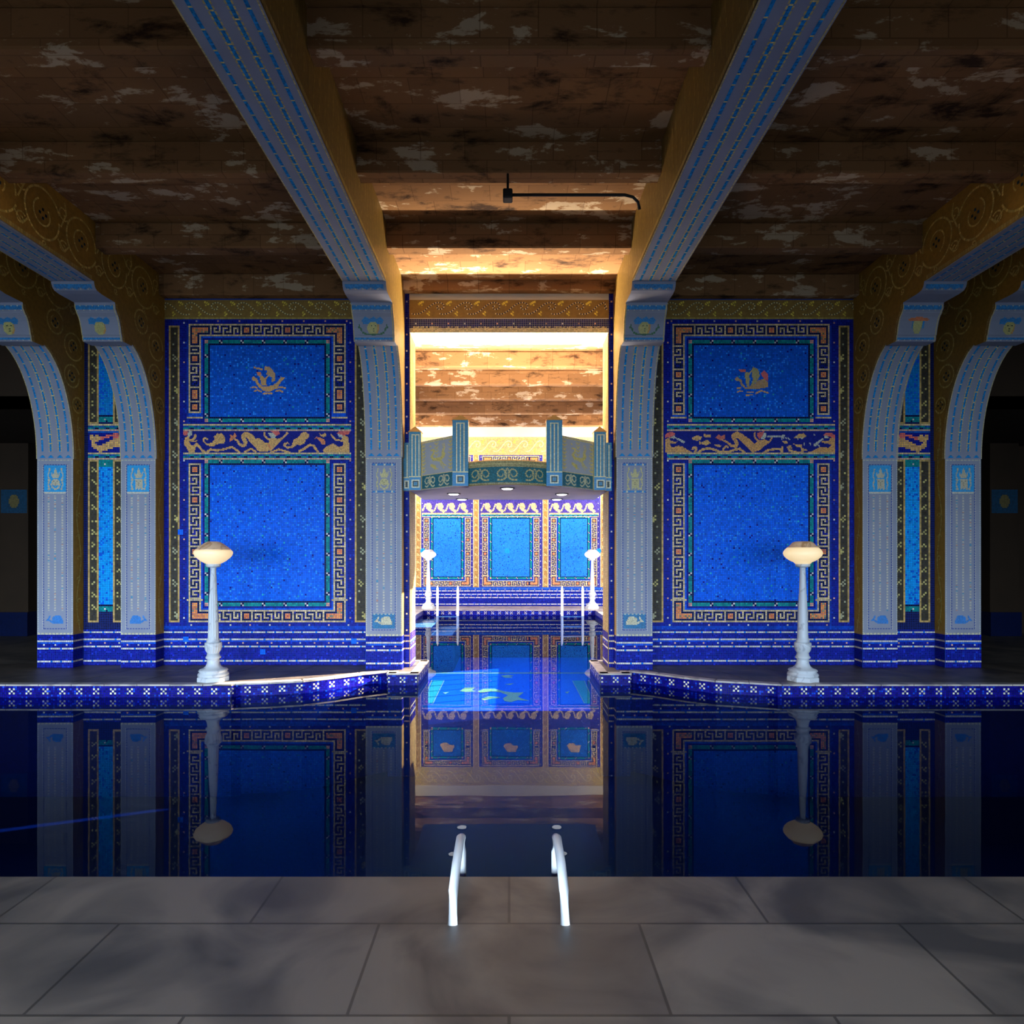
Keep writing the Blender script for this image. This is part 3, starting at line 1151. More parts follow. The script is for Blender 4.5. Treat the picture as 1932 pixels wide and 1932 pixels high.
def ship_right():
    A = lambda p: zz(p, 1240, 590, 5.22)
    R = []
    P = lambda pts, c: R.append(('p', A(pts), 0, 0, c))
    S = lambda pts, a, b, c: R.append(('s', A(pts), a, b, c))
    P([(760, 655), (790, 630), (805, 650), (828, 655), (838, 700), (870, 735), (940, 715), (1000, 665), (1050, 650), (1095, 690), (1088, 735), (1000, 750), (870, 755), (828, 720), (808, 670), (780, 672)], (0.62, 0.36, 0.08))
    P([(940, 530), (990, 555), (1010, 620), (980, 680), (920, 725), (940, 660), (928, 600)], (0.55, 0.44, 0.10))
    P([(868, 578), (892, 588), (912, 650), (902, 722), (878, 722), (862, 620)], (0.55, 0.44, 0.10))
    S([(890, 620), (935, 570)], 1.5, 1.5, YEL)
    P([(800, 562), (872, 555), (868, 588), (828, 588)], CORAL)
    P([(1015, 600), (1050, 570), (1085, 600), (1095, 675), (1050, 650)], CORAL)
    for w in ([(785, 745), (820, 740)], [(785, 785), (810, 772), (835, 775)], [(890, 785), (940, 782)], [(970, 795), (1020, 768), (1090, 790)], [(875, 815), (930, 808)]):
        S(w, 1.6, 1.6, TAN)
    return R


def draw(cv, figs, xs, ys, k, mirror, part):
    for kind, pts, a, b, col in figs:
        q = px2(pts, xs, ys, k, mirror)
        if kind == 'p':
            cv.poly(q, col, part)
        else:
            cv.stroke(q, a, b, col, part)


def scroll_frieze(bag, s, x0, x1, zb, zt, Y, n=(0, -1, 0), per=0.38, size=0.017, ycols=None):
    """running-scroll tendril with buds"""
    h = zt - zb
    k = int(round((x1 - x0) / per))
    per = (x1 - x0) / k
    unit = [(0, .10), (.12, .05), (.30, .10), (.48, .32), (.64, .60), (.78, .80), (.92, .90), (1.05, .88), (1.15, .76), (1.17, .58), (1.10, .44), (1.0, .40), (.92, .48), (.93, .60), (1.0, .66)]
    cols = ycols or [(0.74, 0.62, 0.26), (0.12, 0.11, 0.09)]
    for i in range(k):
        if i < k - 0:
            pts = []
            for a, b in unit:
                xx = x0 + (i + a) * per
                if xx > x1:
                    continue
                pts.append((s * xx, Y, zb + h * (0.08 + 0.84 * b)))
            if len(pts) > 3:
                bag.chain(pts, n, size, cols)
        for (a, b, L, w) in ((.35, .78, .20, .05), (.62, .18, .12, .03)):
            xx = x0 + (i + a) * per
            zc = zb + h * b
            bag.chain([(s * (xx - L * per * .5), Y, zc - h * .08), (s * xx, Y, zc + h * .06), (s * (xx + L * per * .5), Y, zc + h * .10)], n, 0.02, [(0.74, 0.58, 0.08)], width=0.03)
            bag.chain([(s * xx, Y, zc - h * .05), (s * (xx + L * per * .3), Y, zc - h * .16)], n, 0.02, [(0.74, 0.58, 0.08)], width=0.02)


def rail_line(bag, p0, p1, n, size=T, col=GOLD):
    bag.chain([p0, p1], n, size, [col], spacing=1.08)


for s, side in ((-1, 'left'), (1, 'right')):
    wl = struct(box('wall_' + side, s * XR, s * XC[1], YW, YB, 0.0, 5.56, M_GROUT))
    box('arch_strip', s * XR, s * (XA[0] + 0.06), YS, YW, 0.0, 5.2, M_GROUT, wl)
    mirror = s > 0
    o = (s * -X(X0W, YW), YW, Z(Y0W, YW))
    mp = plane_map(o, (-s * T, 0, 0), (0, 0, -T), (0, -1, 0))
    cv = Canvas(117, 194)
    edge = cv.part('navy_edge_tiles')
    cv.rect(0, 0, 117, 194, NAVY, edge, 0.35)
    cv.speckle(0, 0, 117, 194, 0.06, (0.008, 0.03, 0.36))
    cv.rect(13, 4, 14, 172, (0.004, 0.03, 0.30), edge)
    cv.rect(102, 4, 103, 172, (0.004, 0.03, 0.30), edge)
    for cc in (11, 104):
        for r in range(2, 172, 11):
            cv.px(cc, r, (0.70, 0.34, 0.20) if random.random() < 0.6 else WHITE, edge)
    dots(cv, 1, 12, 104, 12, edge)
    panel(cv, 14, 3, 88, 53, 'top', [16, 's', 16, 's', 16],
          ['f', 's', 12, 't', 's'] if s < 0 else [12, 's', 12, 's'], ['f', 's', 12, 't', 's'] if s < 0 else [12, 's', 12, 's'],
          field=(0.004, 0.115, 0.66))  # weaker light high on the wall put into a darker blue
    panel(cv, 14, 81, 88, 89, 'bottom', [16, 's', 16, 's', 16],
          ['s', 10, 's', 22, 's', 22] if s < 0 else ['s', 16, 's', 16, 's', 22], ['s', 10, 's', 22, 's', 22] if s < 0 else ['s', 16, 's', 16, 's', 22])
    wp = cv.part('ripple_band')
    wave_band(cv, 11, 59, 105, wp)
    wp = cv.part('ripple_band')
    wave_band(cv, 11, 75, 105, wp)
    cv.rect(11, 63, 106, 75, None)
    cv.m[63:75, 11:106] = False
    for a, b in ((3, 9), (107, 114)):
        vp = cv.part('sea_creature_strip')
        side_vine(cv, a, 4, b, 170, vp)
        for r in range(8, 166, 6):
            kind = random.random()
            cc = random.randint(a + 2, b - 3)
            col = random.choice(((0.50, 0.42, 0.14), (0.36, 0.34, 0.20)))
            if (r // 6) % 3 == 0:
                for dq in ((0, 0), (1, 1), (0, 2), (1, 3), (2, 2)):
                    cv.px(min(cc + dq[0], b - 2), r + dq[1], col, vp)
            else:
                cv.px(cc, r, col, vp)
    dp = cv.part('dado_tiles')
    dado(cv, 194, 0, 117, 20, dp)
    cv.rect(0, 172, 117, 174, (0.004, 0.05, 0.42), dp, 0.3)
    dots(cv, 171, 10, 107, 11, dp)
    if s < 0:
        for c, r in ((8, 118), (11, 178), (105, 179), (54, 185)):
            cv.rect(c, r, c + 3, r + 3, (0.006, 0.16, 0.95), dp if r > 172 else edge, 0.1)
    cv.emit(mp, wl)
    # sea-people frieze and ship at half-inch tesserae
    hk = K / 2
    xs, ys = X0W + 11 * K, Y0W + 63 * K
    cf = Canvas(190, 24)
    fp = cf.part('sea_people_frieze')
    cf.rect(0, 0, 190, 24, (0.012, 0.010, 0.17), fp, 0.35)
    draw(cf, figs_left() if s < 0 else figs_right(), xs, ys, hk, mirror, fp)
    cf.emit(plane_map((o[0] - s * 11 * T, YW, o[2] - 63 * T), (-s * T / 2, 0, 0), (0, 0, -T / 2), (0, -1, 0)), wl)
    c0, r0 = 38, 22
    cs = Canvas(80, 60)
    sp = cs.part('ship_emblem')
    draw(cs, ship_left() if s < 0 else ship_right(), X0W + c0 * K, Y0W + r0 * K, hk, mirror, sp)
    cs.emit(plane_map((o[0] - s * c0 * T, YW, o[2] - r0 * T), (-s * T / 2, 0, 0), (0, 0, -T / 2), (0, -1, 0)), wl, lift=0.0045)
    # ochre scroll frieze under the ceiling
    zt, zb = 5.19, Z(601, YW)
    fr = box('scroll_frieze', s * XA[1], s * (XB[0] + 0.02), YW - 0.004, YW + 0.05, zb, zt, M_OCHRE, wl)
    bg = Bag()
    scroll_frieze(bg, s, XA[1], XB[0], zb + 0.02, zt, YW - 0.006)
    rail_line(bg, (s * XA[1], YW - 0.006, zb), (s * XB[0], YW - 0.006, zb), (0, -1, 0), col=(0.40, 0.30, 0.08))
    bg.build('scroll_tesserae', fr)
    # narrow bay between the paired pillars
    cn = Canvas(27, 194)
    nb = cn.part('narrow_bay_tiles')
    cn.rect(0, 0, 27, 194, (0.010, 0.008, 0.03), nb, 0.35)
    for a, b in ((3, 9), (17, 23)):
        for r0_, r1_ in ((0, 59), (79, 170)):
            vp = cn.part('sea_creature_strip')
            side_vine(cn, a, r0_, b, r1_, vp)
            for r in range(r0_ + 4, r1_ - 4, 7):
                col = (0.50, 0.42, 0.14)
                for dq in ((0, 0), (1, 1), (0, 2), (2, 2)):
                    if random.random() < 0.8:
                        cn.px(a + 2 + dq[0], r + dq[1], col, vp)
    bf = cn.part('blue_field')
    for r0_, r1_ in ((0, 54), (83, 160)):
        cn.rect(9, r0_, 17, r1_, SKYB if r0_ else (0.005, 0.24, 0.62), bf, 0.2)  # upper run: dimmer light up there put into the blue
        for r in range(r0_, r1_):
            for c in range(9, 17):
                if random.random() < (0.28 if c < 12 else 0.10):
                    cn.px(c, r, (0.004, 0.12, 0.70), bf)
        cn.rect(9, r1_, 17, r1_ + 1, BLACK, bf)
        cn.rect(9, r1_ + 1, 17, r1_ + 4, GREEN, bf, 0.3)
        cn.px(12, r1_ + 2, WHITE, bf)
        cn.px(13, r1_ + 3, BLACK, bf)
    cn.rect(9, 79, 17, 83, GREEN, bf, 0.3)
    cn.px(12, 81, WHITE, bf)
    rb = cn.part('ripple_band')
    wave_band(cn, 3, 59, 23, rb)
    wave_band(cn, 3, 75, 23, rb)
    ff = cn.part('sea_monster_frieze')
    cn.rect(3, 63, 23, 75, NAVY, ff, 0.3)
    cn.rect(3, 63, 23, 64, (0.004, 0.10, 0.45), ff)
    cn.stroke([(5, 66), (6, 71), (10, 73), (15, 71), (20, 69), (24, 71)], 1.5, 6, TAN, ff)
    cn.stroke([(11, 67), (15, 65.5), (20, 65.5)], 1.6, 2.2, CORAL, ff)
    cn.disc(8, 67, 2, 2, TAN, ff)
    dp = cn.part('dado_tiles')
    dado(cn, 194, 0, 27, 20, dp)
    cn.emit(plane_map((s * (XC[0] + 0.012), YW, o[2]), (-s * T, 0, 0), (0, 0, -T), (0, -1, 0)), wl)
    # strip beside the arch: navy with dots, gold rails, tiled foot
    ca = Canvas(3, 205)
    ap = ca.part('arch_edge_tiles')
    ca.rect(0, 0, 3, 205, (0.006, 0.010, 0.20), ap, 0.35)
    for r in range(4, 200, 9):
        ca.px(1, r, random.choice(((0.7, 0.4, 0.2), WHITE)), ap)
    ca.rect(0, 186, 3, 205, NAVY, ap, 0.3)
    for r in (187, 190, 194, 202):
        ca.rect(0, r, 3, r + 1, (0.70, 0.52, 0.30), ap)
    ca.emit(plane_map((s * XA[0] - s * 0.0, YS, 205 * T), (-s * T, 0, 0), (0, 0, -T), (0, -1, 0)), wl)
    # reveal of the arch: ochre, gold-tessellated
    rv = box('arch_reveal', s * XR, s * (XR - 0.012), YS, YB, 0.0, 4.66, M_OCHRE, wl)
    bg = Bag()
    for k in range(9):
        yy = YS + 0.02 + k * 0.055
        pts = [(s * (XR - 0.013), yy + 0.012 * math.sin(z * 5 + k), z) for z in np.linspace(0.48, 4.62, 40)]
        bg.chain(pts, (-s, 0, 0), 0.02, [(0.62, 0.48, 0.20)], jit=0.35, spacing=1.3)
    bg.build('reveal_tesserae', rv)
    cr = Canvas(20, 19)
    cp = cr.part('reveal_foot_tiles')
    dado(cr, 19, 0, 20, 19, cp)
    cr.emit(plane_map((s * (XR - 0.012), YS, 19 * T), (0, T, 0), (0, 0, -T), (-s, 0, 0)), wl)

# ---- lintel over the arch
wc = struct(box('wall_arch_lintel', -XA[0] + 0.0, XA[0], YS, YB, 4.66, 5.56, M_PLASTER))
fr = box('scroll_frieze', -XR, XR, YS - 0.004, YS + 0.05, Z(600, YS), Z(566, YS), M_OCHRE, wc)
bg = Bag()
scroll_frieze(bg, 1, -XR + 0.03, XR - 0.03, Z(600, YS) + 0.02, Z(566, YS), YS - 0.006, per=0.385, ycols=[(0.66, 0.55, 0.30), (0.03, 0.03, 0.06)])
bg.build('scroll_tesserae', fr)
cc = Canvas(116, 5)
lp = cc.part('navy_dot_band')
cc.rect(0, 0, 116, 5, (0.012, 0.012, 0.10), lp, 0.4)
dots(cc, 2, 2, 114, 9, lp)
cc.emit(plane_map((-XA[0], YS, Z(602, YS)), (2 * XA[0] / 116, 0, 0), (0, 0, -T), (0, -1, 0)), wc)
cg = Canvas(107, 5)
gp = cg.part('gold_trim')
cg.rect(0, 0, 107, 5, (0.72, 0.58, 0.26), gp, 0.3)
cg.emit(plane_map((-XR + 0.03, YS, Z(616, YS)), (T, 0, 0), (0, 0, -0.085 / 5), (0, -1, 0)), wc)

# ---- rear wall of the alcove
wb = struct(box('wall_back', -ALX, ALX, YBACK, YBACK + 0.2, 0.0, 5.56, M_GROUT))
kb = T * F / YBACK
XB0 = -3.72
NC = int(round(2 * -XB0 / T))
NR = 205
cv = Canvas(NC, NR)
ed = cv.part('violet_edge_tiles')
cv.rect(0, 0, NC, NR, (0.05, 0.035, 0.22), ed, 0.4)
c_of = lambda px: int(round((X(px, YBACK) - XB0) / T))
r_of = lambda z: NR - int(round(z / T))
for px0, px1 in ((799.5, 888), (909.5, 1018), (1039.5, 1127)):
    a, b = c_of(px0), c_of(px1)
    W = b - a
    sh = [16, 's', 10] if W < 64 else [16, 's', 16]
    while seq_len(sh) > W - 24:
        sh = sh[:-1] + [sh[-1] - 1] if isinstance(sh[-1], int) and sh[-1] > 4 else sh[:-1]
    rb_ = r_of(0.62)
    rt_ = r_of(2.72)
    panel(cv, a, rt_, W, rb_ - rt_, 'bottom', sh, ['s', 16, 's', 10, 's', 22], ['s', 16, 's', 10, 's', 22], field=(0.02, 0.22, 0.80))
    rt_, rb_ = r_of(4.62), r_of(3.48)
    panel(cv, a, rt_, W, rb_ - rt_, 'top', sh, [12, 's', 10], [12, 's', 10], field=(0.01, 0.12, 0.50))
    em = cv.part('sea_emblem')
    m_ = (a + b) / 2
    cv.poly([(m_ - 9, r_of(4.0)), (m_ - 4, r_of(4.18)), (m_ + 6, r_of(4.2)), (m_ + 9, r_of(4.0)), (m_ + 3, r_of(3.98)), (m_, r_of(3.9)), (m_ - 5, r_of(3.9))], (0.7, 0.45, 0.12), em)
    # frieze
    fz = cv.part('sea_people_frieze')
    ra, rb2 = r_of(3.22), r_of(2.88)
    cv.rect(a - 2, ra, b + 2, rb2, (0.07, 0.04, 0.24), fz, 0.4)
    for q in range(a + 4, b - 3, 14):
        cv.stroke([(q - 5, rb2 - 3), (q - 2, ra + 4), (q + 3, ra + 3), (q + 5, ra + 7), (q + 1, rb2 - 5), (q + 6, rb2 - 2)], 1.5, 3.4, (0.75, 0.55, 0.22), fz)
        cv.disc(q + 2, (ra + rb2) / 2, 3.4, 2.6, (0.78, 0.52, 0.2), fz)
    wv = cv.part('ripple_band')
    cv.rect(a - 2, rb2, b + 2, rb2 + 1, GOLD, wv)
    wave_band(cv, a - 2, rb2 + 1, b + 2, wv)
    for q in range(r_of(4.6), r_of(0.6), 7):
        cv.px(a - 2, q, WHITE, ed)
        cv.px(b + 1, q, WHITE, ed)
for px0, px1 in ((784, 794.5), (893, 904), (1023.5, 1034.5), (1132, 1141.5)):
    vp = cv.part('gold_creature_strip')
    a, b = c_of(px0), c_of(px1)
    cv.rect(a, r_of(4.65), b, r_of(0.58), (0.36, 0.20, 0.06), vp, 0.3)
    cv.rect(a, r_of(4.65), a + 1, r_of(0.58), (0.80, 0.55, 0.25), vp)
    cv.rect(b - 1, r_of(4.65), b, r_of(0.58), (0.80, 0.55, 0.25), vp)
    for r in range(r_of(4.6), r_of(0.65), 9):
        for dq in ((2, 0), (3, 1), (2, 2), (4, 2)):
            cv.px(a + dq[0], r + dq[1], (0.75, 0.6, 0.25), vp)
dp = cv.part('dado_tiles')
dado(cv, NR, 0, NC, 20, dp)
cv.rect(0, r_of(0.58), NC, r_of(0.50), (0.02, 0.10, 0.50), dp, 0.3)
dots(cv, r_of(0.54), 2, NC, 9, dp)
for r in (NR - 3, NR - 11, NR - 15, NR - 19):
    dashes(cv, r, 0, NC, (0.80, 0.72, 0.66), dp)
for px_ in (797, 957, 1129):
    cv.disc(c_of(px_), r_of(Z(1040, YBACK)), 3.2, 3.2, (0.01, 0.30, 0.85), ed)
cv.rect(0, 0, NC, r_of(4.66), (0.60, 0.40, 0.10), cv.part('gold_scroll_frieze'), 0.25)
cv.emit(plane_map((XB0, YBACK, NR * T), (T, 0, 0), (0, 0, -T), (0, -1, 0)), wb)
bg = Bag()
scroll_frieze(bg, 1, -3.4, 3.4, 4.70, 5.16, YBACK - 0.006, per=0.5, size=0.03, ycols=[(0.75, 0.62, 0.3)])
bg.build('scroll_tesserae', wb)
box('cornice', -ALX, ALX, YBACK - 0.05, YBACK, 5.2, ZS, M_PLASTER, wb)

# ---- alcove side walls with their windows
win_i = 0
for s, side in ((-1, 'left'), (1, 'right')):
    holes = [(10.2, 13.2, 2.42, 4.95), (13.4, 18.6, 0.55, 2.35)]
    holes.append((17.0, 19.8, 2.65, 4.95))
    ys_ = sorted({YB, YBACK} | {h[0] for h in holes} | {h[1] for h in holes})
    zs_ = sorted({0.0, 5.56} | {h[2] for h in holes} | {h[3] for h in holes})
    bl = []
    for ya, yb in zip(ys_[:-1], ys_[1:]):
        for za, zb in zip(zs_[:-1], zs_[1:]):
            ym, zm = (ya + yb) / 2, (za + zb) / 2
            if any(h[0] < ym < h[1] and h[2] < zm < h[3] for h in holes):
                continue
            x0, x1 = sorted((s * ALX, s * (ALX + 0.25)))
            bl.append((x0, x1, ya, yb, za, zb))
    wa = struct(boxes('wall_alcove_' + side, bl, M_PLASTER))
    for h in holes:
        win_i += 1
        fr_ = []
        xx = sorted((s * (ALX + 0.12), s * (ALX + 0.17)))
        e = 0.05
        fr_ += [(xx[0], xx[1], h[0], h[1], h[2], h[2] + e), (xx[0], xx[1], h[0], h[1], h[3] - e, h[3]), (xx[0], xx[1], h[0], h[0] + e, h[2], h[3]), (xx[0], xx[1], h[1] - e, h[1], h[2], h[3])]
        wo = struct(boxes('window_%d' % win_i, fr_, M_WHITE))
        k = max(2, int(round((h[1] - h[0]) / 0.6)))
        for i in range(1, k):
            y = h[0] + (h[1] - h[0]) * i / k
            box('mullion', xx[0], xx[1], y - 0.018, y + 0.018, h[2] + e, h[3] - e, M_WHITE, wo)

# ---- hall behind and beside the viewer
for s, side in ((-1, 'left'), (1, 'right')):
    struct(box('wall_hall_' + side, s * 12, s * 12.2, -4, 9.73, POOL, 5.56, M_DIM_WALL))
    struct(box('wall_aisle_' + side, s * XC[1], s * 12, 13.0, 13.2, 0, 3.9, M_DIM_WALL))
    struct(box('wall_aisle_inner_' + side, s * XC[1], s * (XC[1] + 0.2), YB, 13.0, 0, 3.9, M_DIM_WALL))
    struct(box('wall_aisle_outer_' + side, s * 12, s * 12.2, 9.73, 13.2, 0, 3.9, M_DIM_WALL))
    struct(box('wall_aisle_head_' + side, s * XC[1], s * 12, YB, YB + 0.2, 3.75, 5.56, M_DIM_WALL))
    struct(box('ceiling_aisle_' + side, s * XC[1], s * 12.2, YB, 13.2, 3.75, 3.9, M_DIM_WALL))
hs = []
edges = [-12.0]
for wx in HALL_WINDOWS:
    edges += [wx - 0.95, wx + 0.95]
edges.append(12.0)
for i in range(0, len(edges), 2):
    hs.append((edges[i], edges[i + 1], -4.2, -4.0, 0, 5.56))
for wx in HALL_WINDOWS:
    hs.append((wx - 0.95, wx + 0.95, -4.2, -4.0, 0, 0.4))
    hs.append((wx - 0.95, wx + 0.95, -4.2, -4.0, 2.7, 5.56))
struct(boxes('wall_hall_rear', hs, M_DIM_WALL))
for i, wx in enumerate(HALL_WINDOWS):
    win_i += 1
    fr_ = [(wx - .95, wx + .95, -4.12, -4.06, .4, .46), (wx - .95, wx + .95, -4.12, -4.06, 2.64, 2.7), (wx - .95, wx - .89, -4.12, -4.06, .4, 2.7), (wx + .89, wx + .95, -4.12, -4.06, .4, 2.7)]
    wo = struct(boxes('window_%d' % win_i, fr_, M_WHITE))
    box('mullion', wx - .02, wx + .02, -4.12, -4.06, .46, 2.64, M_WHITE, wo)

# ---- ceiling: slab and concrete joists between the frames
ce = struct(boxes('ceiling', [(-12.2, 12.2, -4.2, YB + 0.1, ZS, ZS + 0.3), (-ALX - 0.25, ALX + 0.25, YB + 0.1, YBACK + 0.2, ZS, ZS + 0.3)], M_CONC))
bays = [(-12.0, -XC[1]), (-XC[0], -XB[1]), (-XB[0], -XA[1]), (-XA[0], XA[0]), (XA[1], XB[0]), (XB[1], XC[0]), (XC[1], 12.0)]
for x0, x1 in bays:
    for y in (9.06, 7.67, 6.16, 4.65, 3.14, 1.63, 0.12, -1.4, -2.9):
        w = 0.155 if y > 9 else 0.20
        if y > 9 and abs(x0) < 2 and abs(x1) < 2:
            y = 8.88
            w = 0.15
        j = box('joist', x0, x1, y, y + w, 5.20, ZS, M_CONC, ce)
        bevel(j, 0.015, 1)
        nz = random.uniform(-0.004, 0.004)
        j.location.z = nz
box('soffit_panel', -XA[0], XA[0], 7.87, YS, 5.33, ZS, M_CONC, ce)
for y in (9.95, 11.2, 12.5, 13.8, 15.1, 16.6, 18.2):
    j = box('joist', -ALX, ALX, y, y + 0.2, 5.20, ZS, M_CONC, ce)
    bevel(j, 0.015, 1)

# ================================================================== THINGS
H2 = T / 2


def arc_profile(Y0, n=18):
    """front of the curved haunch, (Y, Z) from the shaft head up to the corbel"""
    a = (Y0 - 8.43) / 0.74
    pts = []
    for i in range(n + 1):
        z = 2.90 + (4.30 - 2.90) * i / n
        t = (z - 2.90) / 1.45
        pts.append((Y0 - a * (1 - math.sqrt(max(0, 1 - t * t))), z))
    return pts


CORBEL = [(8.22, 4.27), (8.205, 4.285), (8.20, 4.34), (8.19, 4.345), (8.175, 4.42), (8.15, 4.50), (8.125, 4.55), (8.09, 4.585), (8.085, 4.60), (8.06, 4.63), (8.055, 4.69)]
CORBEL2 = [(7.78, 4.695), (7.70, 4.705), (7.665, 4.73), (7.65, 4.76), (7.645, 4.79)]
BEAM_Y0 = -3.9


def prof_map(prof, xl, pitch):
    """u along a (Y, Z) profile, v across to +X"""
    p = np.array(prof, float)
    d = np.gradient(p, axis=0)
    d /= np.linalg.norm(d, axis=1)[:, None] + 1e-9
    nr = np.stack([np.zeros(len(p)), -d[:, 1], d[:, 0]], 1)
    P3 = np.concatenate([np.full((len(p), 1), xl), p], 1)
    return path_map(P3, nr, pitch, (pitch, 0, 0))


SB = (0.01, 0.22, 0.52)
GD = (0.58, 0.44, 0.16)


def stripes(prof, xl, width, parent, name, foot=False, dim=1.0):
    f, L = prof_map(prof, xl, H2)
    w, h = int(L / H2), int(width / H2)
    cv = Canvas(w, h)
    p = cv.part(name)
    e = cv.part('gold_edge')
    for r in (0, h - 1):
        cv.rect(0, r, w, r + 1, GD, e, 0.3)
    s0 = 8 if foot else 0
    for fr_, kind in ((0.17, 0), (0.375, 1), (0.625, 1), (0.83, 0)):
        r = int(fr_ * h)
        u = s0
        while u < w:
            n = random.randint(7, 13)
            cv.rect(u, r, min(u + n, w), r + 2, SB, p, 0.35)
            if u + n < w:
                cv.rect(u + n, r, u + n + 1, r + 2, (0.7, 0.55, 0.2), p)
            u += n + 1
        if kind:
            for rr in (r - 1, r + 2):
                for u in range(s0, w):
                    if u % 3:
                        cv.px(u, rr, GD, p)
        if foot:
            cv.poly([(1, r - 2.2), (1, r + 4.2), (5, r + 1)], SB, p)
            cv.rect(6, r, 8, r + 2, None)
    cv.emit(f, parent, gap=0.08, tilt=0.0004)


def crest(cv, c0, r0, kind, part, col):
    g = lambda pts: [((x - 430) / 840 * 24 + c0, (y - 380) / 960 * 28 + r0) for x, y in pts]
    cr = [(690, 580), (735, 640), (790, 710), (812, 560), (870, 440), (930, 560), (952, 710), (1005, 630), (1050, 580), (1005, 780), (990, 830), (745, 830), (730, 780)]
    cv.poly(g(cr), col, part)
    wv = [[(640, 500), (585, 720), (625, 900), (590, 1060), (625, 1240)], [(1100, 500), (1150, 720), (1110, 900), (1145, 1060), (1100, 1240)]]
    for w in wv:
        cv.stroke(g(w), 1.3, 1.3, col, part)
        if kind in (1, 2):
            for q in (w[0], w[2], w[4]):
                a = g([q])[0]
                cv.disc(a[0], a[1], 1.3, 1.3, col, part)
    if kind in (0, 1):
        a = g([(870, 985)])[0]
        cv.disc(a[0], a[1], 4.4, 3.9, col, part)
        cv.stroke(g([(700, 1050), (750, 1180), (870, 1250), (990, 1180), (1030, 1050)]), 1.6, 1.6, col, part)
    else:
        cv.poly(g([(720, 860), (1035, 860), (1020, 1010), (1050, 1250), (960, 1290), (930, 1180), (880, 1290), (820, 1180), (770, 1290), (730, 1220), (755, 1030)]), col, part)
    for q in ((810, 950), (930, 950), (870, 1020), (870, 1080)):
        a = g([q])[0]
        cv.px(int(a[0]), int(a[1]), (0.20, 0.17, 0.08), part)


def dolphin(cv, c0, r0, part, col, flip=False):
    pts = [(700, 310), (760, 270), (785, 195), (805, 235), (790, 295), (840, 320), (860, 245), (950, 210), (1035, 225), (1085, 290), (1095, 375), (1000, 370), (880, 380), (800, 345), (770, 315), (720, 325)]
    q = []
    for x, y in pts:
        u = (x - 660) / 500
        q.append((c0 + (1 - u if flip else u) * 24, r0 + (y - 180) / 250 * 14))
    cv.poly(q, col, part)


def vine_circles(bag, x, n, cy, cz, r, turn):
    """scroll roundel with inner curl and cross flower"""
    pts = []
    for i in range(30):
        a = turn * (0.4 + i / 29 * 2 * math.pi * 0.95)
        rr = r * (1 - 0.10 * i / 29)
        pts.append((x, cy + rr * math.cos(a), cz + rr * math.sin(a)))
    bag.chain(pts, n, 0.022, [(0.68, 0.48, 0.13)], jit=0.3)
    pts = []
    for i in range(20):
        a = turn * (2.0 + i / 19 * 2 * math.pi * 0.8)
        rr = r * 0.55 * (1 - 0.35 * i / 19)
        pts.append((x, cy + rr * math.cos(a), cz + rr * math.sin(a)))
    bag.chain(pts, n, 0.018, [(0.68, 0.48, 0.13)], jit=0.3)
    for dy, dz in ((1, 0), (-1, 0), (0, 1), (0, -1)):
        bag.chain([(x, cy + dy * .02, cz + dz * .02), (x, cy + dy * .07, cz + dz * .07)], n, 0.03, [(0.03, 0.05, 0.06)], width=0.03)


FRAMES = []


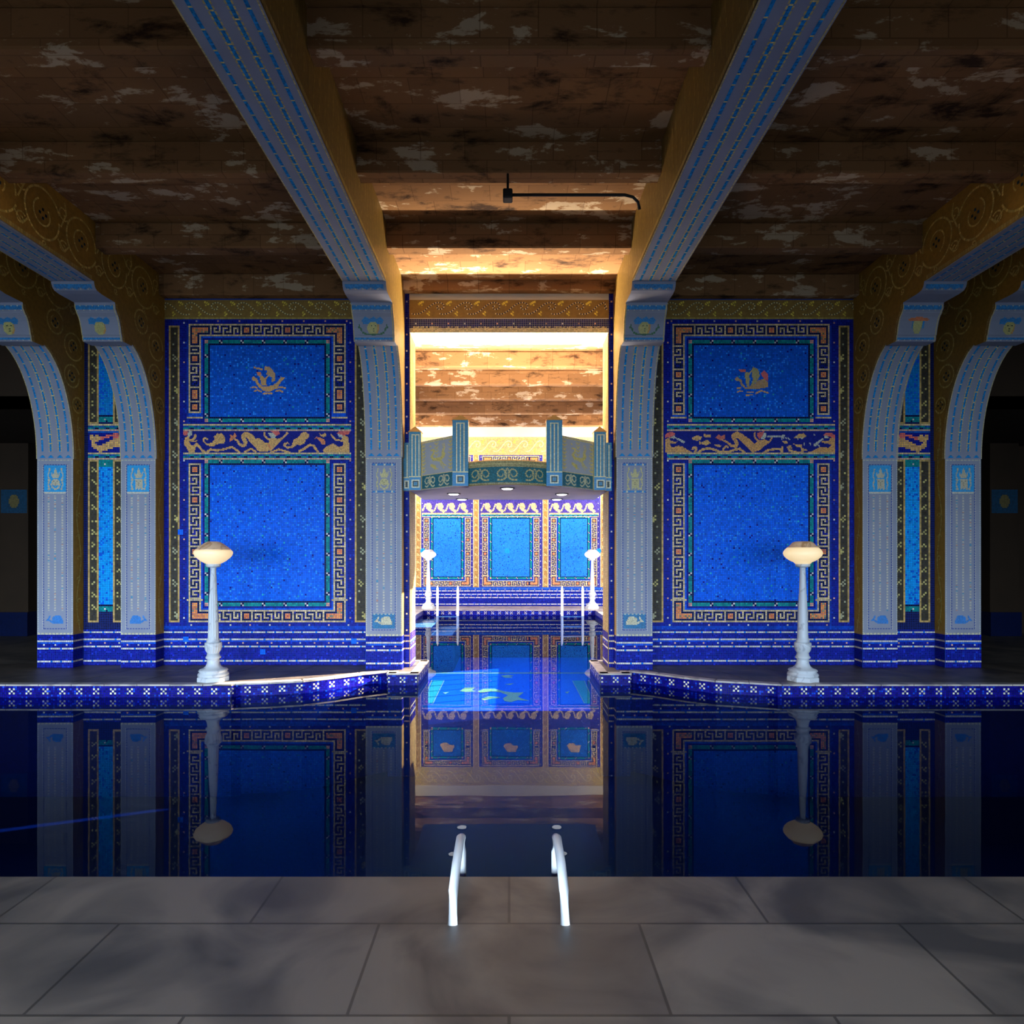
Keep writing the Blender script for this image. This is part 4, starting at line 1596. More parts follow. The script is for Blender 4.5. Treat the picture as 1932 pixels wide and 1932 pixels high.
def frame(s, xr, Y0, label, style, crest_kind):
    xi, xo = xr
    xl, xh = sorted((s * xi, s * xo))
    wd = xh - xl
    t = thing('arched_pillar', ((xl + xh) / 2, Y0 + 0.1, 0), label, 'pillar', 'pillars along the pool')
    # plinth
    pl = box('plinth', xl, xh, Y0, YW + 0.01, 0.0, 0.46, M_GROUT, t)
    cv = Canvas(19, 18)
    p = cv.part('plinth_tiles')
    cv.rect(0, 0, 19, 18, NAVY, p, 0.35)
    cv.speckle(0, 0, 19, 18, 0.12, (0.012, 0.03, 0.44))
    cv.rect(0, 3, 19, 4, WHITE, p, 0.2)
    cv.rect(0, 4, 19, 5, (0.005, 0.07, 0.55), p)
    for c in (3, 9, 15):
        cv.px(c, 5, random.choice((WHITE, (0.7, 0.36, 0.25))), p)
    dashes(cv, 7, 0, 19, WHITE, p)
    dashes(cv, 14, 0, 19, WHITE, p)
    cv.emit(plane_map((xl + 0.004, Y0, 0.46), (wd / 19, 0, 0), (0, 0, -0.46 / 18), (0, -1, 0)), pl)
    nside = max(1, int((YW - Y0) / T))
    cs = Canvas(nside, 18)
    p = cs.part('plinth_side_tiles')
    cs.rect(0, 0, nside, 18, NAVY, p, 0.35)
    for r in (3, 7, 14):
        cs.rect(0, r, nside, r + 1, (0.66, 0.52, 0.36), p, 0.25)
    cs.emit(plane_map((s * xi, Y0, 0.46), (0, T, 0), (0, 0, -0.46 / 18), (-s, 0, 0)), pl)
    # shaft
    sh = box('shaft', xl, xh, Y0, YW + 0.01, 0.46, 2.90, M_STONE, t)
    for q in sh.data.polygons:
        if abs(q.normal.x) > 0.9:
            q.material_index = 1
    sh.data.materials.append(M_OCHRE if style == 'gold' else M_DARKOCHRE)
    rows = int((2.90 - 0.46) / H2)
    cols = 38
    cv = Canvas(cols, rows)
    ed = cv.part('gold_edge')
    for q in range(rows):
        if q % 2:
            cv.px(0, q, PALE, ed)
            cv.px(cols - 1, q, PALE, ed)
    for r in (1, rows - 2):
        for q in range(cols):
            if q % 4 != 3:
                cv.px(q, r, (0.62, 0.56, 0.34), ed)
                if r > 5:
                    cv.px(q, r + 1, (0.62, 0.56, 0.34), ed)
    fr_ = cv.part('inner_frame')
    for q in range(6, rows - 6):
        if q % 2:
            for c in (5, 32):
                cv.px(c, q, (0.60, 0.55, 0.42), fr_)
        if q % 3:
            for c in (6, 31):
                cv.px(c, q, (0.02, 0.05, 0.28), fr_)
    for q in range(6, 32):
        if q % 3:
            cv.px(q, 6, (0.02, 0.05, 0.28), fr_)
            cv.px(q, rows - 7, (0.02, 0.05, 0.28), fr_)
    cp = cv.part('crest_panel')
    if style == 'gold':
        for r in (7, 36):
            cv.rect(7, r, 31, r + 2, (0.01, 0.20, 0.50), cp, 0.25)
            for c in (10, 19, 27):
                cv.rect(c, r, c + 2, r + 2, PALE, cp)
        crest(cv, 7, 9, crest_kind, cp, (0.58, 0.50, 0.20))
    else:
        cv.rect(7, 7, 31, 36, (0.005, 0.35, 0.72), cp, 0.15)
        cv.rect(7, 36, 31, 38, (0.62, 0.58, 0.44), cp, 0.2)
        crest(cv, 7, 8, crest_kind, cp, (0.58, 0.50, 0.32))
    ln = cv.part('bead_lines')
    for c in (11, 18, 26):
        for q in range(40, rows - 26):
            k = random.random()
            if q % 3 == 2:
                continue
            col = (0.56, 0.50, 0.38) if k > 0.12 else ((0.05, 0.30, 0.45) if k > 0.06 else (0.55, 0.26, 0.16))
            cv.px(c, q, col, ln)
            cv.px(c + 1, q, col, ln)
    dpn = cv.part('dolphin_panel')
    r0 = rows - 24
    if style == 'gold':
        cv.rect(7, r0, 31, rows - 8, (0.008, 0.16, 0.34), dpn, 0.3)
        for c in range(8, 30, 4):
            cv.rect(c, r0, c + 2, r0 + 1, PALE, dpn)
        dolphin(cv, 7, r0 + 1, dpn, (0.62, 0.55, 0.34), crest_kind == 2)
    else:
        dolphin(cv, 7, r0 + 1, dpn, (0.02, 0.20, 0.58), crest_kind == 2)
    cv.emit(plane_map((xl + (wd - cols * H2) / 2, Y0, 2.90), (H2, 0, 0), (0, 0, -H2), (0, -1, 0)), sh, gap=0.06, tilt=0.0004)
    # curved haunch
    arc = arc_profile(Y0)
    e = 0.012
    ha = prism('haunch', [(YW + 0.01, 2.90)] + [(a, b) for a, b in arc] + [(8.43, 4.34), (YW + 0.01, 4.34)], xl - e, xh + e, M_STONE, t, M_OCHRE if style == 'gold' else M_DARKOCHRE)
    stripes(arc, xl - e, wd + 2 * e, ha, 'blue_stripes', foot=True)
    # corbel
    co = prism('corbel', [(YW + 0.01, 4.34), (8.43, 4.34), (8.43, 4.30), (8.40, 4.275)] + CORBEL + [(8.05, 4.70), (YW + 0.01, 4.70)], xl - e, xh + e, M_STONE, t, M_OCHRE if style == 'gold' else M_DARKOCHRE)
    f, L = prof_map(CORBEL, xl - e, H2)
    w, h = int(L / H2), int((wd + 2 * e) / H2)
    cc = Canvas(w, h)
    bp = cc.part('blue_band')
    for r in range(1, h - 1):
        k = int(round(0.5 * math.sin(r * 0.9)))
        cc.rect(2 + k, r, 4 + k, r + 1, SB, bp, 0.3)
        cc.rect(w - 5 + k, r, w - 1, r + 1, SB, bp, 0.3)
    for r in range(2, h - 2, 6):
        cc.px(w - 6, r, PALE, bp)
        cc.px(w - 2, r + 3, PALE, bp)
        cc.px(1, r, PALE, bp)
    ge = cc.part('gold_edge')
    for u in range(w):
        cc.px(u, 0, GD, ge)
        cc.px(u, h - 1, GD, ge)
    fa_ = cc.part('face_mask')
    m = h / 2
    # canvas u = up, v = across: draw the mask on its side
    if crest_kind == 3:
        cc.poly([(20, m - 7), (21, m - 12), (23, m - 8), (24, m), (23, m + 8), (21, m + 12), (20, m + 7)], (0.75, 0.20, 0.05), fa_)
        cc.rect(13, m - 6, 20, m + 6, (0.01, 0.25, 0.55), fa_)
        cc.poly([(20, m - 4.5), (20, m + 4.5), (13, m + 4), (8, m + 2), (8, m - 2), (13, m - 4)], (0.55, 0.50, 0.16), fa_)
    else:
        cc.poly([(17, m - 10), (21, m - 11), (24, m - 7), (22, m - 3), (24, m + 1), (22, m + 4), (24, m + 8), (21, m + 11), (17, m + 9), (16, m)], SB, fa_)
        cc.disc(13.2, m, 6.2, 5.8, (0.55, 0.48, 0.14), fa_)
        cc.stroke([(16, m + 5), (12, m + 5.2), (9, m + 3.5)], 1.6, 1.6, (0.62, 0.32, 0.06), fa_)
        if style == 'gold':
            gl = cc.part('laurel')
            for sg in (-1, 1):
                cc.stroke([(7, m), (7.5, m + sg * 8), (11, m + sg * 12), (17, m + sg * 14)], 1.2, 1.0, (0.03, 0.12, 0.03), gl)
                for q in ((9, 10), (12, 12), (14, 14), (8, 8)):
                    cc.disc(q[0], m + sg * q[1], 1.4, 1.6, (0.03, 0.14, 0.03), gl)
    for q in ((15, -2), (15, 2), (12, 0), (10, 0)):
        cc.px(q[0], m + q[1], (0.03, 0.05, 0.02), fa_)
    cc.emit(f, co, gap=0.06, tilt=0.0003)
    # upper corbel lip and beam
    lip = prism('corbel_lip', [(YW + 0.01, 4.70), (8.05, 4.70)] + CORBEL2 + [(YW + 0.01, 4.79)], xl - e, xh + e, M_STONE, t, M_OCHRE if style == 'gold' else M_DARKOCHRE)
    f, L = prof_map(CORBEL2[1:], xl - e, H2)
    w = max(3, int(L / H2))
    cl = Canvas(w, h)
    bp = cl.part('blue_band')
    for r in range(2, h - 2):
        k = int(round(0.6 * math.sin(r * 0.8)))
        cl.rect(max(0, w - 6 + k), r, w - 2, r + 1, SB, bp, 0.3)
    for r in range(4, h - 3, 7):
        cl.px(max(0, w - 7), r, PALE, bp)
    cl.emit(f, lip, gap=0.06, tilt=0.0003)
    bm = box('beam', xl - e, xh + e, BEAM_Y0, YW + 0.01, 4.79, ZS + 0.02, M_STONE, t)
    bm.data.materials.append(M_OCHRE if style == 'gold' else M_DARKOCHRE)
    for q in bm.data.polygons:
        if abs(q.normal.x) > 0.9:
            q.material_index = 1
    stripes([(7.62, 4.79), (3.2, 4.79)], xl - e, wd + 2 * e, bm, 'blue_stripes')
    # scrollwork on the side that faces the middle of the pool
    xs_ = s * (xi - e) - s * 0.004
    xv = s * xi - s * 0.004
    n = (-s, 0, 0)
    bg = Bag()
    if style == 'gold':
        for k in range(46):
            y = 3.4 + (YW - 3.42) * k / 45
            ztop = ZS - 0.02
            # front boundary of the side face at this depth
            if y < 7.65:
                zb = 4.83
            elif y < 8.08:
                zb = 4.74
            elif y < 8.40:
                zb = 4.32
            else:
                zb = 4.30
                for a, b in arc:
                    if a < y:
                        zb = b
                        break
            zb += 0.03
            ph = random.random() * 6
            pts = [(xs_, y + 0.022 * math.sin(z * 7 + ph) + 0.012 * math.sin(z * 17 + 2 * ph), z) for z in np.linspace(zb, ztop, 14)]
            bg.chain(pts, n, 0.03, [(0.40, 0.27, 0.07)], jit=0.35, width=0.011)
        for k in range(5):
            y = Y0 + 0.05 + (YW - Y0 - 0.08) * k / 4
            pts = [(xv if z < 2.9 else xs_, y + 0.012 * math.sin(z * 6 + k), z) for z in np.linspace(0.5, 2.88, 26)]
            bg.chain(pts, n, 0.03, [(0.42, 0.29, 0.08)], jit=0.35, width=0.012)
    else:
        k = 0
        for y in np.arange(3.7, 9.1, 0.62):
            vine_circles(bg, xs_, n, y, 5.14, 0.27, 1 if k % 2 else -1)
            z0 = 5.14
            bg.chain([(xs_, y + 0.27, z0), (xs_, y + 0.36, z0 + 0.18), (xs_, y + 0.33, z0 + 0.30)], n, 0.02, [(0.68, 0.48, 0.13)])
            bg.chain([(xs_, y + 0.22, z0 - .15), (xs_, y + 0.33, z0 - .24), (xs_, y + 0.40, z0 - .16)], n, 0.02, [(0.68, 0.48, 0.13)])
            for (dy, dz, r_, tn) in ((0.31, -0.20, 0.075, 1), (0.31, 0.17, 0.085, -1), (0.02, -0.30, 0.04, -1)):
                pts = []
                for i in range(16):
                    a = tn * (0.6 + i / 15 * 7.5)
                    rr = r_ * (1 - 0.75 * i / 15)
                    pts.append((xs_, y + dy + rr * math.cos(a), z0 + dz + rr * math.sin(a)))
                bg.chain(pts, n, 0.016, [(0.68, 0.48, 0.13)], jit=0.3)
            k += 1
        for y, z, r in ((8.62, 4.66, 0.16), (8.98, 4.45, 0.19), (8.95, 4.03, 0.16), (9.07, 3.66, 0.11)):
            vine_circles(bg, xs_, n, y, z, r, 1 if k % 2 else -1)
            k += 1
        pts = [(xs_ if z > 2.9 else xv, (YW + Y0) / 2 + 0.045 * math.sin(z * 5.2), z) for z in np.linspace(0.5, 3.5, 70)]
        bg.chain(pts, n, 0.018, [(0.55, 0.42, 0.12)], jit=0.3)
        for z in np.arange(0.62, 3.4, 0.3):
            pts = []
            for i in range(10):
                a = i / 9 * 5.2
                rr = 0.045 * (1 - i / 12)
                pts.append((xs_ if z > 2.9 else xv, (YW + Y0) / 2 + rr * math.cos(a) * (1 if int(z * 10) % 2 else -1), z + rr * math.sin(a)))
            bg.chain(pts, n, 0.014, [(0.55, 0.42, 0.12)], jit=0.3)
    # gold rope along the lower edge of the beam and haunch
    bg.chain([(xs_, 7.60, 4.815), (xs_, 3.2, 4.815)], n, 0.03, [(0.50, 0.34, 0.10)], width=0.04, spacing=1.2)
    bg.chain([(xs_, a + 0.02, b) for a, b in arc], n, 0.025, [(0.50, 0.34, 0.10)], width=0.03, spacing=1.2)
    bg.chain([(xs_, a + 0.02, b) for a, b in CORBEL], n, 0.025, [(0.55, 0.38, 0.12)], width=0.03, spacing=1.15)
    bg.build('side_scrollwork', bm)
    return t


M_DARKOCHRE = plain('dark_ochre_mosaic_ground', (0.40, 0.205, 0.026), 0.55, 0.3, noise=0.35, scale=22)
frame(-1, XA, 8.84, 'grey mosaic pillar at the left edge of the arch, crown over a crescent on grey', 'gold', 0)
frame(1, XA, 8.84, 'grey mosaic pillar at the right edge of the arch, crowned bearded head on grey', 'gold', 2)
frame(-1, XB, 9.0, 'left paired pillar nearer the arch, crowned bearded head on bright cyan', 'dark', 2)
frame(1, XB, 9.0, 'right paired pillar nearer the arch, orange-capped face mask on its corbel', 'dark', 3)
frame(-1, XC, 9.0, 'left paired pillar nearer the picture edge, crown and crescent on cyan', 'dark', 1)
frame(1, XC, 9.0, 'right paired pillar nearer the picture edge, bearded head on cyan', 'dark', 2)

# pillars at the back of the side aisles, their shade put into dark colours
for s, side in ((-1, 'left'), (1, 'right')):
    xm = s * 9.62
    t = thing('aisle_pillar', (xm, 12.7, 0), 'dim unlit pillar far back in the %s side aisle' % side, 'pillar')
    box('plinth', xm - .3, xm + .3, 12.55, 13.0, 0, 0.46, M_NAVY, t)
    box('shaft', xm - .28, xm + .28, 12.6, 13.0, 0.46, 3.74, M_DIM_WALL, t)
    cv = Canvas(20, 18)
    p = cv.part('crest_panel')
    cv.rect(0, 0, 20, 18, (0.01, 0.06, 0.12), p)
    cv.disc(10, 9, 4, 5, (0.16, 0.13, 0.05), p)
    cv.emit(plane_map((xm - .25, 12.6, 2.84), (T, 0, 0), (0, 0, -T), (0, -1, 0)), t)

# ------------------------------------------------------------------ balcony over the arch
bal = thing('balcony', (0, 9.4, 2.45), 'teal and gold mosaic balcony with four capped posts across the arch', 'balcony')
ZB = 2.454
BX = -0.022
OUT = (1.265, 8.90)
INN = (0.604, 8.37)
PTS = [(BX - 1.46, 9.04), (BX - OUT[0], OUT[1]), (BX - INN[0], INN[1])]
arc_pts = []
for i in range(17):
    a = -1 + 2 * i / 16
    arc_pts.append((BX + INN[0] * a * 0.86, 8.40 - 0.20 * (1 - a * a)))
PTS2 = [(BX + INN[0], INN[1]), (BX + OUT[0], OUT[1]), (BX + 1.46, 9.04)]
front = PTS + arc_pts + PTS2
outline = [(-XR + 0.02, 10.4)] + [(-XR + 0.02, 9.05)] + [(BX - OUT[0], OUT[1] + .10)] + [(BX - INN[0], INN[1] + .10)] + [(a, b + .004) for a, b in arc_pts] + [(BX + INN[0], INN[1] + .10)] + [(BX + OUT[0], OUT[1] + .10)] + [(XR - 0.02, 9.05), (XR - 0.02, 10.4)]
slab = poly_top('slab', outline[::-1], 2.60, M_GREY_SOFFIT, bal, 0.60 - 0.454)
mk('slab_soffit', [(x, y, ZB) for x, y in outline], [tuple(range(len(outline)))], M_GREY_SOFFIT, slab)
TQ = (0.008, 0.20, 0.36)
PG = (0.66, 0.60, 0.36)
M_POST = plain('pale_gold_post_sides', (0.60, 0.46, 0.22), 0.5, 0.3, noise=0.2, scale=20)
M_CAP = plain('terracotta_gold_cap', (0.66, 0.30, 0.07), 0.5, 0.3, noise=0.2, scale=20)


def post(x, y, w, zt, tip, name='post', half=False):
    d = 0.15
    po = box(name, x - w / 2, x + w / 2, y, y + d, ZB, zt, M_POST, bal)
    if not half:
        V = [(x - w / 2 - .012, y - .012, zt), (x + w / 2 + .012, y - .012, zt), (x + w / 2 + .012, y + d + .012, zt), (x - w / 2 - .012, y + d + .012, zt), (x, y + d * 0.15, tip), (x, y + d * 0.85, tip)]
        mk('post_cap', V, [(0, 1, 4), (1, 2, 5, 4), (2, 3, 5), (3, 0, 4, 5), (3, 2, 1, 0)], M_CAP, po)
    cell = 0.0158
    nc, nr = int(round(w / cell)), int(round((zt - ZB) / cell))
    cv = Canvas(nc, nr)
    p = cv.part('post_tiles')
    cv.rect(0, 0, nc, nr, TQ, p, 0.15)
    sq = nr - 12
    if half:
        cv.rect(nc // 2, 2, nc // 2 + 1, sq, PG, p, 0.2)
    else:
        m = nc // 2
        for c in (m - 3, m, m + 3):
            cv.rect(c, 3, c + 1, sq, PG, p, 0.2)
        cv.rect(m - 3, 2, m + 4, 3, PG, p, 0.2)
    cv.rect(0, sq, nc, sq + 1, PG, p, 0.2)
    a, b = max(1, nc // 2 - 3), min(nc - 1, nc // 2 + 4)
    if half:
        a, b = 1, nc - 1
    cv.rect(0, sq + 1, nc, nr, (0.008, 0.24, 0.52), p, 0.1)
    cv.rect(a, sq + 3, b, nr - 2, (0.74, 0.72, 0.52), p, 0.15)
    cv.rect(a + 1, sq + 4, b - 1, nr - 3, (0.01, 0.05, 0.08), p)
    if b - a > 5:
        cv.rect(a + 2, sq + 5, b - 2, nr - 4, (0.008, 0.22, 0.42), p)
    cv.emit(plane_map((x - nc * cell / 2, y, zt), (cell, 0, 0), (0, 0, -(zt - ZB) / nr), (0, -1, 0)), po, gap=0.05, tilt=0.0004)
    return po


post(BX - INN[0], INN[1] - 0.03, 0.20, 3.30, 3.375)
post(BX + INN[0], INN[1] - 0.03, 0.20, 3.30, 3.375)
post(BX - OUT[0], OUT[1] - 0.03, 0.165, 3.25, 3.33)
post(BX + OUT[0], OUT[1] - 0.03, 0.165, 3.25, 3.33)
post(BX - 1.395, 9.0 - 0.03, 0.09, 3.12, 3.2, 'half_post', True)
post(BX + 1.395, 9.0 - 0.03, 0.09, 3.12, 3.2, 'half_post', True)


def scroll_cells(cv, c0, c1, r0, r1, part, col):
    """paired C-scrolls in a band"""
    h = r1 - r0
    per = max(10.0, (c1 - c0) / max(1, round((c1 - c0) / (h * 0.98))))
    c = c0
    k = 0
    while c + per * 0.6 <= c1:
        sg = 1 if k % 2 else -1
        cx = c + per / 2
        pts = []
        for i in range(26):
            a = math.pi * (0.15 + i / 25 * 2.6)
            rr = h * 0.42 * (1 - 0.72 * i / 25)
            pts.append((cx + sg * (rr * math.cos(a + 0.6) - h * 0.06), r0 + h * 0.46 + rr * math.sin(a + 0.6)))
        cv.stroke(pts, 1.9, 1.3, col, part)
        cv.stroke([(cx - sg * per * .5, r0 + 1.5), (cx - sg * per * .3, r0 + h * .4), (cx - sg * per * .42, r0 + h * .7)], 1.4, 1.4, col, part)
        c += per
        k += 1


for sg in (-1, 1):
    a = np.array((BX + sg * (OUT[0] - 0.08), OUT[1] + 0.01))
    b = np.array((BX + sg * (INN[0] + 0.09), INN[1] + 0.04))
    d = b - a
    L = np.linalg.norm(d)
    d /= L
    nrm = np.array((d[1], -d[0]))
    if nrm[1] > 0:
        nrm = -nrm
    q = [a, b, b - nrm * 0.06, a - nrm * 0.06]
    z0, z1 = ZB + 0.0, 3.12
    V = [(p[0], p[1], z0) for p in q] + [(p[0], p[1], z1) for p in q]
    pn = mk('parapet_panel', V, [(0, 1, 5, 4), (1, 2, 6, 5), (2, 3, 7, 6), (3, 0, 4, 7), (4, 5, 6, 7), (3, 2, 1, 0)], M_GREY_SOFFIT, bal)
    cell = 0.0110
    nc, nr = int(L / cell), int((z1 - z0) / cell)
    cv = Canvas(nc, nr)
    fr_ = cv.part('gold_frame')
    for r in (1, nr - 18):
        cv.rect(0, r, nc, r + 2, (0.74, 0.58, 0.22), fr_, 0.25)
    cv.rect(0, nr - 1, nc, nr, (0.40, 0.32, 0.16), fr_, 0.4)
    for c in (1, nc - 2):
        cv.rect(c, 1, c + 2, nr - 1, (0.74, 0.58, 0.22), fr_, 0.25)
    sb = cv.part('scroll_band')
    cv.rect(2, nr - 17, nc - 2, nr - 1, (0.008, 0.13, 0.17), sb, 0.3)
    scroll_cells(cv, 4, nc - 4, nr - 17, nr - 1, sb, (0.62, 0.56, 0.32))
    bd = cv.part('bird_emblem')
    yb = (0.72, 0.56, 0.15)
    g = lambda pts: [((x - 460) / 690 * nc if sg < 0 else (1 - (x - 460) / 690) * nc, (y - 540) / 800 * (nr - 20) + 2) for x, y in pts]
    cv.stroke(g([(680, 755), (745, 770), (735, 850), (690, 920), (730, 990)]), 2.2, 4.5, yb, bd)
    cv.poly(g([(680, 900), (700, 990), (780, 1040), (860, 1060), (950, 1000), (990, 900), (950, 830), (910, 850), (910, 940), (830, 970), (740, 960)]), yb, bd)
    for w in ([(920, 840), (950, 740), (920, 640)], [(950, 830), (975, 740), (960, 640)], [(870, 1050), (900, 1150), (960, 1240)], [(890, 1040), (940, 1140), (1000, 1190)],
              [(690, 1120), (750, 1200), (830, 1240)], [(770, 1250), (780, 1160), (720, 1120)], [(660, 650), (690, 680)]):
        cv.stroke(g(w), 1.8, 1.2, yb, bd)
    cv.stroke(g([(690, 1130), (770, 1210)]), 4, 2.5, yb, bd)
    lf = cv.part('leaf_sprays')
    for xx in (520, 1090, 800):
        yy0, yy1 = (560, 1290) if xx != 800 else (560, 900)
        cv.stroke(g([(xx, yy0), (xx + 10, (yy0 + yy1) / 2), (xx - 5, yy1)]), 0.9, 0.9, (0.48, 0.42, 0.2), lf)
        for y in range(yy0 + 40, yy1, 90):
            for dx in (-1, 1):
                cv.stroke(g([(xx, y + 50), (xx + dx * 38, y)]), 1.8, 1.2, yb, lf)
    o3 = (a[0], a[1], z1)
    cv.emit(plane_map(o3, (d[0] * cell, d[1] * cell, 0), (0, 0, -cell), (nrm[0], nrm[1], 0)), pn, gap=0.04, tilt=0.0003)

# bowed middle fascia
ap = np.array([(x, y, 2.77) for x, y in arc_pts])
V, Fc = [], []
for x, y, z in ap:
    V += [(x, y, ZB), (x, y, 2.76), (x, y + 0.12, 2.79)]
for i in range(len(ap) - 1):
    k = 3 * i
    Fc += [(k, k + 3, k + 4, k + 1), (k + 1, k + 4, k + 5, k + 2)]
fs = mk('bowed_fascia', V, Fc, M_OCHRE, bal)
dd = np.gradient(ap[:, :2], axis=0)
dd /= np.linalg.norm(dd, axis=1)[:, None]
N3 = np.stack([dd[:, 1], -dd[:, 0], np.zeros(len(ap))], 1)
N3 *= np.where(N3[:, 1:2] > 0, -1, 1)
ap[:, 2] = 2.76
cell = 0.0110
f, L = path_map(ap, N3, cell, (0, 0, -cell))
nc, nr = int(L / cell), int((2.76 - ZB) / cell)
cv = Canvas(nc, nr)
rl = cv.part('gold_rail')
cv.rect(0, 0, nc, 7, (0.34, 0.29, 0.14), rl, 0.35)
cv.rect(0, 3, nc, 4, (0.52, 0.42, 0.18), rl, 0.25)
sb = cv.part('scroll_band')
cv.rect(0, 7, nc, nr - 2, (0.010, 0.13, 0.17), sb, 0.3)
scroll_cells(cv, 2, nc - 2, 7, nr - 2, sb, (0.44, 0.38, 0.18))
cv.rect(0, nr - 2, nc, nr, (0.32, 0.28, 0.15), rl, 0.4)
cv.emit(f, fs, gap=0.04, tilt=0.0003)

# added trough, unseen behind the parapet, put in to brighten the ceiling
tr = box('added_light_trough', -1.1, 1.1, 9.95, 10.25, 2.60, 2.66, M_WHITE, bal)
tl = bpy.data.lights.new('added_trough_light', 'AREA')
tl.shape = 'RECTANGLE'
tl.size, tl.size_y = 2.1, 0.26
tl.energy = 1050
tl.spread = math.radians(118)
tl.color = (1.0, 0.88, 0.70)
to = bpy.data.objects.new('added_trough_light', tl)
to.location = (0, 10.1, 2.67)
to.rotation_euler = Vector((0, 0.13, 0.99)).to_track_quat('-Z', 'Y').to_euler()
C.objects.link(to)

# downlights under the balcony
for i, (px, py, lab) in enumerate(((957, 920.5, 'lit downlight nearest the bowed front, in the middle of the balcony soffit'), (856, 931, 'lit downlight under the left front of the balcony'),
                                   (1060, 931.5, 'lit downlight under the right front of the balcony'), (873, 943, 'lit downlight at the left rear of the balcony soffit'),
                                   (1049, 943, 'lit downlight at the right rear of the balcony soffit'))):
    D = (ZB - EYE) * F / (CY - py)
    x = X(px, D)
    D = min(D, 10.25)
    t = thing('downlight', (x, D, ZB), lab, 'downlight', 'downlights under the balcony')
    lathe('rim', [(0.075, -0.012), (0.10, -0.010), (0.10, 0.0), (0.075, 0.0)], M_BLACK, t, 24, (x, D, ZB))
    lathe('lens', [(0.02, -0.026), (0.055, -0.022), (0.075, -0.012), (0.075, -0.002)], M_GLOW, t, 24, (x, D, ZB))
    sp_ = bpy.data.lights.new('downlight_beam', 'SPOT')
    sp_.energy = 25
    sp_.spot_size = 1.9
    sp_.spot_blend = 0.6
    sp_.color = (1.0, 0.95, 0.88)
    so = bpy.data.objects.new('downlight_beam', sp_)
    so.location = (x, D, ZB - 0.06)
    C.objects.link(so)

# ------------------------------------------------------------------ alabaster lamps on marble columns
M_BOWL = plain('glowing_alabaster_bowl', (0.66, 0.56, 0.40), 0.4, 0.3, noise=0.12, scale=9, emit=((1.0, 0.72, 0.34), 0.72))
M_LID = marble_mat('veined_alabaster_lid', (0.60, 0.46, 0.32), (0.26, 0.16, 0.09), 0.45, 7.0, 0.5)
M_LID.node_tree.nodes['Principled BSDF'].inputs['Emission Color'].default_value = (1.0, 0.55, 0.22, 1)
M_LID.node_tree.nodes['Principled BSDF'].inputs['Emission Strength'].default_value = 0.14
M_BOWL2 = plain('pale_alabaster_bowl', (0.85, 0.82, 0.75), 0.4, 0.4, noise=0.05, scale=9, emit=((1.0, 0.8, 0.5), 0.25))  # paler bowl of the far lamps, with a weaker glow


def lamp(x, y, label, fluted, group, bright=True, scale=1.0):
    k = scale / 151.0
    t = thing('column_lamp', (x, y, 0), label, 'lamp', group)
    P = lambda lst: [(r * k, h * k) for r, h in lst]
    L = (x, y, 0)
    # octagonal foot
    lathe('foot', P([(29, 0), (29.5, 1), (29.5, 8), (28, 9.5)]), M_MARBLE, t, 8, L, smooth=False)
    lathe('base', P([(26, 9), (27.5, 11), (27, 14), (24.5, 16), (24.5, 18), (26, 19.5), (24, 22), (18, 24), (13.5, 28), (11.2, 33), (10.6, 38), (10.4, 41), (13.4, 42.5), (13.6, 45), (11.5, 47), (10.6, 52)]), M_MARBLE, t, 40, L)
    lathe('cup', P([(9.5, 50), (11, 53), (13.6, 57), (15.0, 63), (15.2, 70), (14.6, 72), (11.6, 72.5), (10.6, 74)]), M_MARBLE, t, 96 if fluted else 40, L, 18 if fluted else 0, 0.09, (52 * k, 68 * k))
    lathe('shaft', P([(11.8, 73), (11.8, 76), (10.0, 79), (9.7, 84), (9.0, 110), (8.3, 135), (7.6, 150), (7.2, 160), (7.2, 162), (6.6, 164), (6.1, 180), (5.6, 195), (5.3, 200), (5.4, 202), (5.1, 205), (5.2, 213), (6.0, 215)]), M_MARBLE, t, 96 if fluted else 40, L, 14 if fluted else 0, 0.11, (83 * k, 200 * k))
    lathe('collar', P([(7, 213), (12.0, 214), (13.2, 216), (13.0, 219.5), (10, 221)]), M_MARBLE, t, 40, L)
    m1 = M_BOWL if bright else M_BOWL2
    if fluted:
        lathe('bowl', P([(11, 219.5), (15, 221), (22, 225), (28.5, 230.5), (32.5, 235), (34.2, 239.5), (34.0, 242.5), (32.4, 245), (30, 246)]), m1, t, 48, L)
        lathe('lid', P([(30, 245.5), (31, 246.5), (30.2, 248), (28.6, 248.5), (27.5, 250), (23, 253.5), (17.5, 257.5), (12.5, 260.5), (8, 261.8), (3, 262)]), M_LID, t, 48, L)
    else:
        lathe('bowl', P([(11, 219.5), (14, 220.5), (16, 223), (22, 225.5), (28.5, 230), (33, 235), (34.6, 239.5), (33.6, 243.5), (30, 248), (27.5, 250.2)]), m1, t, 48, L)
        lathe('lid', P([(27.2, 249.5), (27.5, 250.5), (26.2, 252), (25, 252.3), (22, 255.5), (18.5, 259.5), (14.5, 261.5), (8, 262.2), (3, 262.3)]), M_LID if bright else M_MARBLE, t, 48, L)
    return t


lamp(X(402.5, 8.09), 8.09, 'fluted marble column lamp with glowing bowl on the left deck', True, 'lamps on the near deck')
lamp(X(1514.5, 8.09), 8.09, 'smooth veined marble column lamp with glowing bowl on the right deck', False, 'lamps on the near deck')
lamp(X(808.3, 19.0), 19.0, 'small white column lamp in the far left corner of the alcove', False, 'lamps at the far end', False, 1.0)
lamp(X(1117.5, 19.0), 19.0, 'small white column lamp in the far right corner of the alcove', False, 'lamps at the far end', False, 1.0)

# ------------------------------------------------------------------ pool ladders


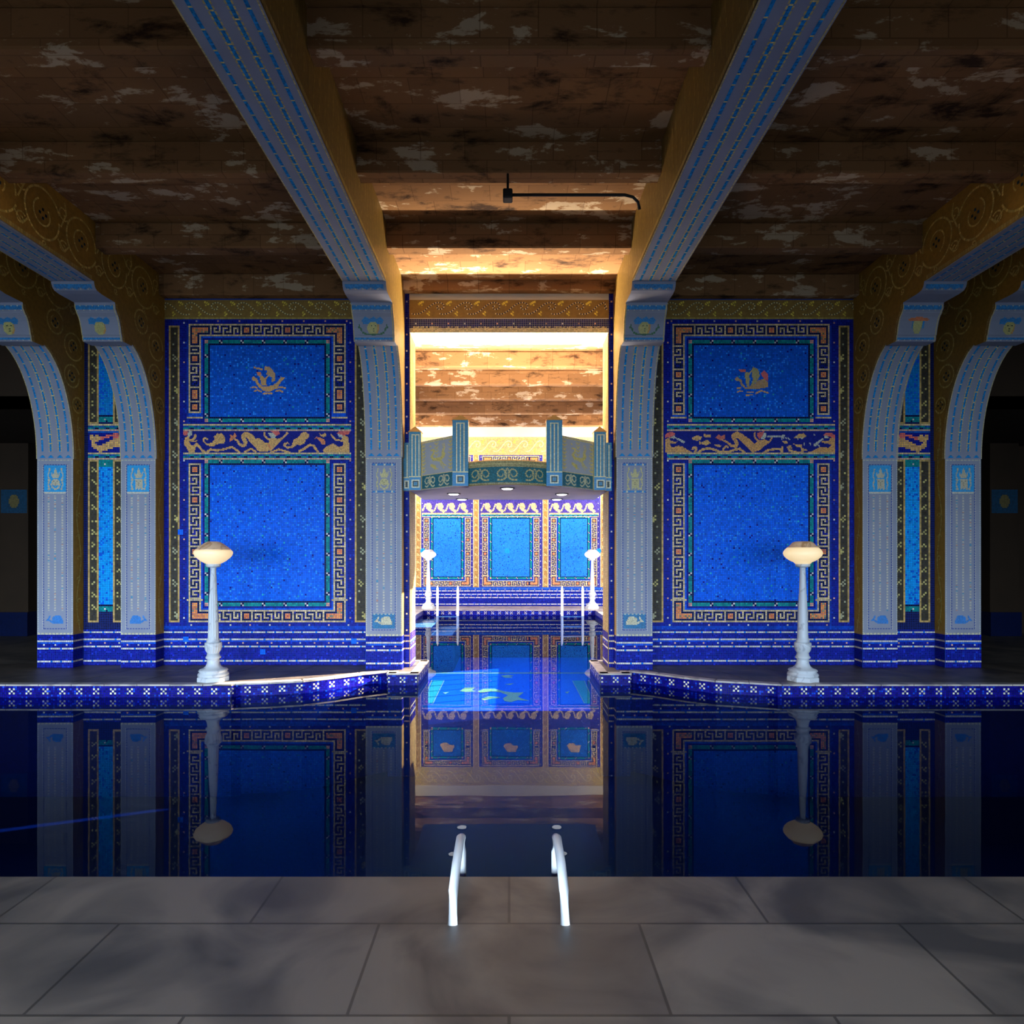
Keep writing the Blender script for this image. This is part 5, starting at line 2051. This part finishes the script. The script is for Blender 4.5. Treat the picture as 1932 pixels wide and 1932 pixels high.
def ladder(xa, xb, y, top, label, near=False):
    t = thing('pool_ladder', ((xa + xb) / 2, y, WATER), label, 'ladder', None)
    for x in (xa, xb):
        if near:
            pts = [(x, y + 0.10, -0.9), (x, y + 0.10, top - 0.12), (x, y + 0.06, top - 0.03), (x, y - 0.02, top), (x, y - 0.25, top - 0.01), (x, y - 0.42, top - 0.05), (x, y - 0.46, 0.0)]
            tube('rail', pts, 0.021, M_WHITE, t, 14)
        else:
            tube('rail', [(x, y - 0.16, -1.0), (x, y - 0.14, 0.0), (x, y - 0.12, top - 0.20), (x, y - 0.10, top - 0.07), (x, y - 0.09, top)], [0.036, 0.036, 0.036, 0.030, 0.008], M_WHITE, t, 12)
    for z in (WATER - 0.02, WATER - 0.30, WATER - 0.58):
        yy = y + 0.10 if near else y - 0.16
        box('rung', min(xa, xb) + 0.02, max(xa, xb) - 0.02, yy - 0.04, yy + 0.04, z - 0.015, z + 0.015, M_WHITE, t)
    return t


ladder(X(825.2, 18.35), X(863.6, 18.35), 18.5, Z(1105, 18.4), 'white pool ladder at the left of the far pool edge')
ladder(X(1060.6, 18.35), X(1099.6, 18.35), 18.5, Z(1105, 18.4), 'white pool ladder at the right of the far pool edge')
ladder(X(872, 3.3), X(1048, 3.3), 3.2, Z(1574, 3.18) - 0.02, 'white pool ladder at the near pool edge, only its rail tops showing', True)

# ------------------------------------------------------------------ conduit on the ceiling
yc = 6.1
cd = thing('ceiling_conduit', (X(958, yc), yc, 5.2), 'black junction box with a bent black pipe on the middle ceiling joist', 'conduit')
xb = X(958, yc)
bevel(box('junction_box', xb - 0.045, xb + 0.045, yc - 0.05, yc + 0.06, 4.90, 4.99, M_BLACK, cd), 0.012)
tube('hanger', [(xb, yc + 0.01, 4.98), (xb, yc + 0.1, 5.21)], 0.012, M_BLACK, cd)
tube('pipe', [(xb + 0.03, yc, 4.95), (xb + 1.10, yc, 4.95), (xb + 1.18, yc + 0.01, 4.935), (xb + 1.23, yc + 0.03, 4.90), (xb + 1.25, yc + 0.05, 4.84)], 0.014, M_BLACK, cd)
